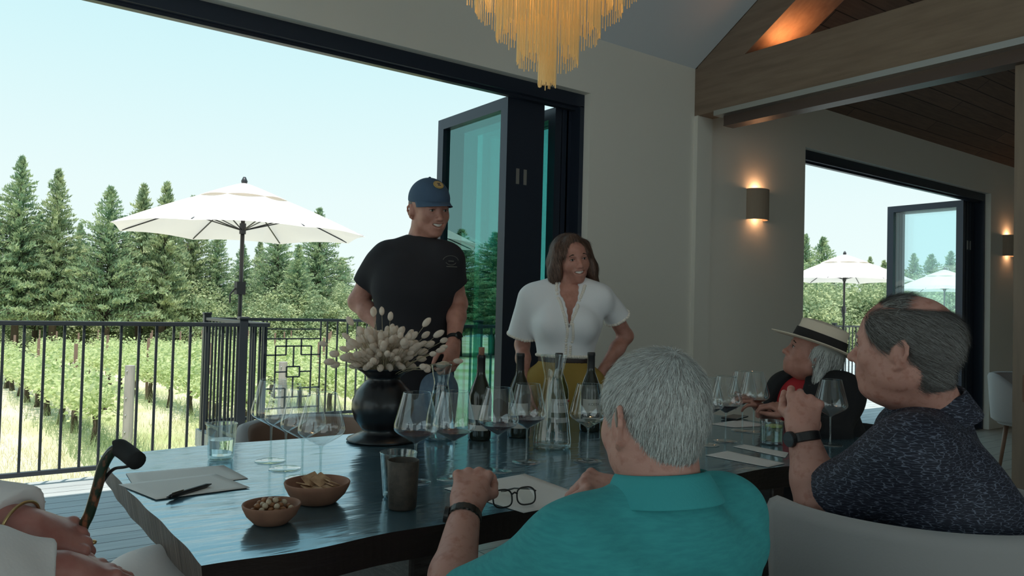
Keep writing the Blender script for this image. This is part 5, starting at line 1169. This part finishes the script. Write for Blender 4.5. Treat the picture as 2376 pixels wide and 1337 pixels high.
for sg in (-1, 1):
    h = (pel+np.array([-F3[1], F3[0], 0])*sg*.15+F3*.42)*[1, 1, 0]+np.array([0, 0, .042]); skinobj('shoe', sdf([cap(h-F3*.03, h+F3*.14, .042, .036, .03)], .009), M['black'], r3)

# ---- 4: balding man in navy patterned shirt ----------------------------
r4 = person((1.9, .85, 0), 'seated balding person in navy patterned shirt raising a wrist with black watch')
O = at(2098, 808, 1.86); R = frame(-10, 2, 0); s = 1.05; F4 = azv(-24)
nb = at(2152, 945, 1.90); sL = at(2112, 1062, 1.70); sR = sL+np.array([math.cos(math.radians(24)), math.sin(math.radians(24))*1, 0])*.36; sR = sL-np.array([-F4[1], F4[0], 0])*.37+np.array([0, 0, -.0]); che = (sL+sR)/2+np.array([0, 0, -.13])-F4*.04; pel = np.array([1.98, .80, .56])
hd = sdf(head(O, R, s, False, 1.10, big_ear=1.05, neck=nb, neckr=.070, cheek=1.15, nose=1.05)+[ell(O+R@(np.array([0, .03, -.105])*s), (.05, .05, .032), R, .03)], .0032)
eL = at(1905, 1172, 1.86); wL = at(1860, 1000, 1.92); Dh = at(1872, 895, 1.98)-wL
hLp, _ = hand(wL, Dh, unit(CAM-wL)+np.array([.1, 0, 0]), -1, ((40, 70, 50), (55, 80, 50), (65, 80, 50), (70, 80, 50)), (.8, .45, -.45), 1.08, tcurl=.5)
# fingers fold back toward the speaker's chin (to the right of the picture)
al = sdf([cap(sL+(eL-sL)*.45, eL, .058, .058, .02)]+forearm(eL, wL, unit(CAM-wL), .056, .034)+hLp, .003)
eR = sR+F4*.02+np.array([.02, 0, -.28]); wR = eR+F4*.24+np.array([-.02, 0, -.05]); hRp, _ = hand(wR, F4+np.array([-.3, 0, -.2]), np.array([0, 0, 1.0]), -1, (20, 25, 15))
ar = sdf([cap(sR+(eR-sR)*.4, eR, .055, .05, .02)]+forearm(eR, wR, np.array([0, 0, 1.0]), .05, .032)+hRp, .005)
ts = sdf(torso(pel, che, nb, sL, sR, F4, .175, 1.2, belly=.06)+thighs(pel, F4, zz=.52), .010)
mi = None
body = skinobj('body', merge(ts, hd, al, ar), M['skinold'], r4); head_extras(body, O, R, s, False, brow='hair_grey3')
tp = torso(pel, che, nb+np.array([0, 0, -.02]), sL, sR, F4, .172, 1.08, off=.012, belly=.07, sh=.062)+[cap(sL, hem(sL, eL, .82), .080, .078, .06, cut=True), cap(sR, hem(sR, eR, .7), .080, .078, .06, cut=True)]
tp += [ell(nb+np.array([0, 0, .05]), (.080, .080, .052), None, .006, 's')]
m = mat('navy wave print', (.012, .014, .030), .75); n = m.node_tree; bs = n.nodes['Principled BSDF']; co = n.nodes.new('ShaderNodeTexCoord'); mp = n.nodes.new('ShaderNodeMapping'); mp.inputs['Rotation'].default_value = (.5, -.35, .3)
mp.inputs['Scale'].default_value = (1, 1, 1)
nz = n.nodes.new('ShaderNodeTexNoise'); nz.inputs['Scale'].default_value = 26; mxv = n.nodes.new('ShaderNodeMix'); mxv.data_type = 'VECTOR'; mxv.inputs[0].default_value = .022
wv = n.nodes.new('ShaderNodeTexWave'); wv.wave_type = 'BANDS'; wv.bands_direction = 'Z'; wv.inputs['Scale'].default_value = 24; wv.inputs['Distortion'].default_value = 0
vr = n.nodes.new('ShaderNodeTexVoronoi'); vr.feature = 'DISTANCE_TO_EDGE'; vr.inputs['Scale'].default_value = 1; mp3 = n.nodes.new('ShaderNodeMapping'); mp3.inputs['Scale'].default_value = (44, 44, 190); mp3.inputs['Rotation'].default_value = (.45, .0, .0); mp3.inputs['Location'].default_value = (3, 1, 2)
r_ = n.nodes.new('ShaderNodeValToRGB'); r_.color_ramp.elements[0].position = .02; r_.color_ramp.elements[0].color = (.13, .15, .21, 1); r_.color_ramp.elements[1].position = .075; r_.color_ramp.elements[1].color = (.011, .013, .028, 1)
n.links.new(co.outputs['Object'], mp3.inputs[0]); n.links.new(mp3.outputs[0], vr.inputs['Vector']); wn = n.nodes.new('ShaderNodeTexNoise'); wn.inputs['Scale'].default_value = 90; wm = n.nodes.new('ShaderNodeMath'); wm.operation = 'MULTIPLY_ADD'; wm.inputs[1].default_value = .22; n.links.new(co.outputs['Object'], wn.inputs['Vector']); n.links.new(wn.outputs[0], wm.inputs[0]); wm.inputs[2].default_value = -.10
wa = n.nodes.new('ShaderNodeMath'); wa.operation = 'ADD'; n.links.new(vr.outputs['Distance'], wa.inputs[0]); n.links.new(wm.outputs[0], wa.inputs[1]); n.links.new(wa.outputs[0], r_.inputs[0]); n.links.new(r_.outputs[0], bs.inputs['Base Color'])
for q in (mp, nz, mxv, wv): n.nodes.remove(q)
M['navyprint'] = m
sh4 = skinobj('patterned_shirt', sdf(tp, .005, [((12, 9, 16), .4, .004), ((30, 16, 12), 1.3, .0024), ((9, 22, 25), 2.2, .003)]), M['navyprint'], r4)
nd = unit(O-nb); collar(r4, sh4, nb+nd*-.018, nd*.6+np.array([0, 0, .7]), .080, .050, 'navyprint', F4, gap=1.4, flare=.016)
T = lambda x, y, z: O+R@(np.array([x, y, z])*s)
sc = [ell(T(0, -.022, .030), (.0825*s, .1035*s, .084*s), R), ell(T(0, .010, .034), (.0775*s, .080*s, .070*s), R, .03), cap(T(0, -.045, -.01), T(0, -.050, -.045), .065*s, .056*s, .03),
      ell(T(0, .108, -.03), (.13, .070, .10), R, .01, 's'), ell(T(0, -.028, .165), (.058*s, .085*s, .070*s), R, .015, 's'), plane(T(0, 0, .092), R[:, 2], .01)]
for sg in (-1, 1): sc += [ell(T(sg*.088, -.006, -.018), (.020, .022, .036), R, .006, 's')]
sv = sdf(sc, .0032); back = R[:, 1]*-1
hairobj(r4, r4, sv, [M['hair_dg'], M['hair_dg2'], M['hair_mid']], lambda V, N: (V-T(0, 0, -.09))@R[:, 2] > 0, 26000, .030, lambda P, n_: np.tile(back-R[:, 2]*.55, (len(P), 1)), width=.0005, lift=.14, seg=3, jit=.10)
tp_ = sdf([ell(T(0, -.012, .0345), (.0785*s, .0985*s, .0895*s), R), plane(T(0, .0, .088), -R[:, 2], .003), plane(T(0, -.005, 0), -R[:, 1], .003)], .004)
hairobj(r4, r4, tp_, [M['hair_dg2'], M['hair_grey1'], M['hair_dg']], lambda V, N: (V-T(0, 0, .092))@R[:, 2] > 0, 4500, .032, lambda P, n_: np.tile(back+R[:, 0]*.3, (len(P), 1)), name='top_hair', width=.0005, lift=.16, seg=3, jit=.10)
watch(r4, body, wL+(eL-wL)*.10, eL-wL, .0375, at(1800, 985, 1.9)-wL, 'black', .012, .020)
skinobj('trousers', sdf([cap(pel, pel+np.array([0, 0, -.02]), .19, None, .05, (F4, 1.1))]+thighs(pel, F4, .012, zz=.52), .012), M['denim'], r4)
for sg in (-1, 1):
    h = (pel+np.array([-F4[1], F4[0], 0])*sg*.15+F4*.42)*[1, 1, 0]+np.array([0, 0, .042]); skinobj('shoe', sdf([cap(h-F4*.03, h+F4*.14, .042, .036, .03)], .009), M['black'], r4)

# ---- 5: woman with straw hat -------------------------------------------
r5 = person((3.12, 1.9, 0), 'seated person in straw hat with black band, black cardigan and red top')
O = at(1886, 822, 3.35); R = frame(-42, 20, 0); s = 1.0; F5 = azv(-62)
nb = at(1915, 885, 3.36); sR = at(1818, 905, 3.50); sL = at(1968, 915, 3.22); che = (sL+sR)/2+np.array([0, 0, -.14]); pel = np.array([3.2, 1.87, .55])
hd = sdf(head(O, R, s, False, .95, neck=nb, neckr=.050), .0032)
eR = at(1800, 990, 3.40); wR = at(1765, 948, 3.12); eL = at(1935, 1015, 3.05); wL = at(1835, 960, 2.98)
hRp, _ = hand(wR, at(1735, 925, 3.08)-wR, np.array([0, -.5, .8]), 1, (35, 45, 30), s=.9); hLp, _ = hand(wL, at(1790, 940, 3.02)-wL, np.array([0, -.4, .9]), -1, (35, 40, 30), s=.9)
ar = sdf([cap(sR+(eR-sR)*.4, eR, .04, .038, .02)]+forearm(eR, wR, np.array([0, 0, 1.0]), .038, .024)+hRp, .004); al = sdf([cap(sL+(eL-sL)*.4, eL, .04, .038, .02)]+forearm(eL, wL, np.array([0, 0, 1.0]), .038, .024)+hLp, .004)
ts = sdf(torso(pel, che, nb, sL, sR, F5, .135, 1.25)+thighs(pel, F5, zz=.50), .009); body = skinobj('body', merge(ts, hd, ar, al), M['skin'], r5); head_extras(body, O, R, s, False)
L5 = unit(sL-sR); up5 = np.array([0, 0, 1.0])
skinobj('red_top', sdf(torso(pel, che, nb+np.array([0, 0, -.03]), sL, sR, F5, .140, 1.22, off=.010)+[ell(nb+np.array([0, 0, .03])+F5*.03, (.07, .07, .06), None, .006, 's')], .006), M['redtop'], r5)
cd_ = torso(pel, che, nb+np.array([0, 0, -.012]), sL, sR, F5, .158, 1.12, off=.018)+[cap(sR, eR, .070, .060, .05), cap(eR, hem(eR, wR, .35), .058, .048, .04, cut=True), cap(sL, eL, .070, .060, .05), cap(eL, hem(eL, wL, .45), .058, .048, .04, cut=True)]
cd_ += [ell(che+F5*.20+np.array([0, 0, .06]), (.075, .20, .26), np.stack([np.cross(F5, up5), F5, up5], 1), .01, 's'), ell(nb+np.array([0, 0, .03]), (.075, .075, .05), None, .006, 's')]
skinobj('cardigan', sdf(cd_, .006, [((20, 12, 14), .4, .003)]), M['cardigan'], r5)
T = lambda x, y, z: O+R@(np.array([x, y, z])*s); o0 = np.array(r5.location)
hp = [ell(T(0, -.020, .020), (.084, .104, .085), R), cap(T(0, -.06, 0), T(0, -.075, -.10), .060, .050, .04), ell(T(0, .085, -.03), (.13, .078, .12), R, .01, 's')]
for sg in (-1, 1): hp += [cap(T(sg*.07, -.03, .0), T(sg*.072, -.045, -.10), .028, .022, .03)]
hairobj(r5, r5, sdf(hp, .004), [M['hair_grey1'], M['hair_grey2'], M['hair_dg2']], lambda V, N: (V-T(0, 0, .035))@R[:, 2] < 0, 5000, .04, lambda P, n_: np.tile(-R[:, 2], (len(P), 1)), width=.0008, lift=.08, seg=2, jit=.06)
hat = skinobj('straw_hat', sdf([cap(T(0, -.008, .060), T(0, -.006, .135), .096, .082, .01, (R[:, 1], .84), cut=True), ell(T(0, -.006, .128), (.082, .098, .022), R, .015), plane(T(0, 0, .052), -R[:, 2])], .004), M['straw'], r5)
V = []; n = 64; rows = [(.088, .102, .052), (.12, .135, .047), (.155, .172, .045), (.180, .200, .052), (.181, .201, .056), (.155, .172, .049), (.12, .135, .051), (.088, .102, .058)]
for i in range(n):
    a = 2*math.pi*i/n
    for rx, ry, z in rows: V.append(T(rx*math.sin(a), -.008+(ry+.006)*math.cos(a), z-.014*math.cos(a)**2*(rx-.088)/.09)-o0)
k = len(rows); mesh_obj('brim', V, [(i*k+j, ((i+1) % n)*k+j, ((i+1) % n)*k+j+1, i*k+j+1) for i in range(n) for j in range(k-1)], M['straw'], hat)
V = []
for i in range(n):
    a = 2*math.pi*i/n
    for rx, ry, z in ((.0985, .1170, .054), (.0940, .1115, .094)): V.append(T(rx*math.sin(a), -.0075+ry*math.cos(a), z)-o0)
mesh_obj('hat_band', V, [(2*i, 2*((i+1) % n), 2*((i+1) % n)+1, 2*i+1) for i in range(n)], M['hatband'], hat)
MB().ell(T(.082, -.004, -.052)-o0, (.004, .004, .005)).obj('earring', M['steel'], body, smooth=True)
skinobj('trousers', sdf(thighs(pel, F5, .012), .012), M['cardigan'], r5)
for sg in (-1, 1):
    h = (pel+np.array([-F5[1], F5[0], 0])*sg*.15+F5*.42)*[1, 1, 0]+np.array([0, 0, .042]); skinobj('shoe', sdf([cap(h-F5*.03, h+F5*.12, .038, .033, .03)], .009), M['black'], r5)

# ---- 6: person at the left edge holding the cane ------------------------
r6 = person((-.55, 1.3, 0), 'seated person in white linen cut by the left picture edge, fist around a cane')
F6 = azv(76)
w1 = at(62, 1222, 1.20); k1 = at(186, 1252, 1.26); e1 = at(-190, 1150, 1.22); w2 = at(140, 1318, 1.16); k2 = at(225, 1312, 1.22); e2 = at(-110, 1345, 1.05)
up = np.array([0, 0, 1.0])
h1, tips = hand(w1, k1-w1, up*.8+unit(CAM-w1)*.45, 1, ((58, 62, 45), (48, 64, 45), (38, 66, 45), (28, 66, 45)), (.75, .30, -.55), 1.05, tcurl=.35)
h2, _ = hand(w2, at(228, 1320, 1.22)-w2, up*.9+unit(CAM-w2)*.3, 1, (14, 16, 10), (.8, .35, -.3), .95, tcurl=.3)
a1 = sdf([*forearm(e1, w1, up, .042, .028), *h1], .0024); a2 = sdf([*forearm(e2, w2, up, .040, .027), *h2], .0026)
pel = np.array([-.58, 1.26, .55]); nb = pel+np.array([.05, .0, .52]); L6 = np.array([-F6[1], F6[0], 0]); sL = nb+L6*.18+up*-.07; sR = nb-L6*.18+up*-.07; che = (sL+sR)/2-up*.13
ts = sdf(torso(pel, che, nb, sL, sR, F6, .14, 1.3)+thighs(pel, F6, zz=.545), .012); Rh = frame(76, 0, 0); hd = sdf(head(nb+up*.16+F6*.03, Rh, 1, False, 1, neck=nb), .005)
body = skinobj('body', merge(ts, hd, a1, a2), M['skinred'], r6)
sp_ = torso(pel, che, nb-up*.02, sL, sR, F6, .155, 1.2, off=.014)+[cap(sL, e1, .070, .060, .05), cap(e1, hem(e1, w1, .86), .062, .050, .05, cut=True), cap(sR, e2, .070, .062, .05), cap(e2, hem(e2, w2, .90), .060, .044, .05, cut=True)]
skinobj('linen_shirt', sdf(sp_, .005, [((46, 8, 12), .2, .0055), ((24, 38, 14), 1.4, .005), ((70, 20, 30), .7, .0022)]), M['linen'], r6)
kn = at(352, 1362, 1.66); hipL = pel-L6*.09
skinobj('linen_trousers', sdf([cap(hipL, kn, .095, .075, .04), cap(kn, kn*[1, 1, 0]+np.array([.02, .02, .08]), .072, .055, .04), cap(pel+L6*.09, pel+L6*.16+F6*.44, .095, .075, .04), cap(pel+L6*.16+F6*.44, (pel+L6*.16+F6*.44)*[1, 1, 0]+up*.08, .072, .055, .04)], .007, [((12, 22, 14), .3, .006), ((40, 30, 20), 1.3, .003)]), M['linen'], r6)
b = MB(); c = w1+(e1-w1)*.06-np.array(r6.location); ax = unit(e1-w1); a_ = unit(np.cross(ax, up)); b_ = np.cross(ax, a_)
b.tube([c+(a_*math.cos(t)*.040+b_*math.sin(t)*.036) for t in np.linspace(0, 2*math.pi, 33)], .0025, 8, False); b.obj('bracelet', M['goldm'], body, smooth=True)
rg = k1+(0)*up
hx = unit(k1-w1); hN = unit(up*.8+unit(CAM-w1)*.45-hx*np.dot(up*.8+unit(CAM-w1)*.45, hx)); hT = np.cross(hx, hN)
bf = w1+hx*.084*1.05-hT*.0100*1.05+(hx*math.cos(math.radians(38))-hN*math.sin(math.radians(38)))*.026-np.array(r6.location); fd = unit(hx*math.cos(math.radians(38))-hN*math.sin(math.radians(38)))
aa = unit(np.cross(fd, hT)); MB().tube([bf+(aa*math.cos(t)+hT*math.sin(t))*.0105 for t in np.linspace(0, 2*math.pi, 25)], .0018, 7, False).ell(bf+aa*.012*(1 if aa@(CAM-w1) > 0 else -1), (.006, .006, .004)).obj('ring', M['goldm'], body, smooth=True)
for sg in (-1, 1):
    h = (pel+L6*sg*.15+F6*.42)*[1, 1, 0]+np.array([0, 0, .042])
    if sg < 0: h = kn*[1, 1, 0]+np.array([.02, .02, .042])
    skinobj('shoe', sdf([cap(h-F6*.03, h+F6*.14, .042, .036, .03)], .009), M['black'], r6)
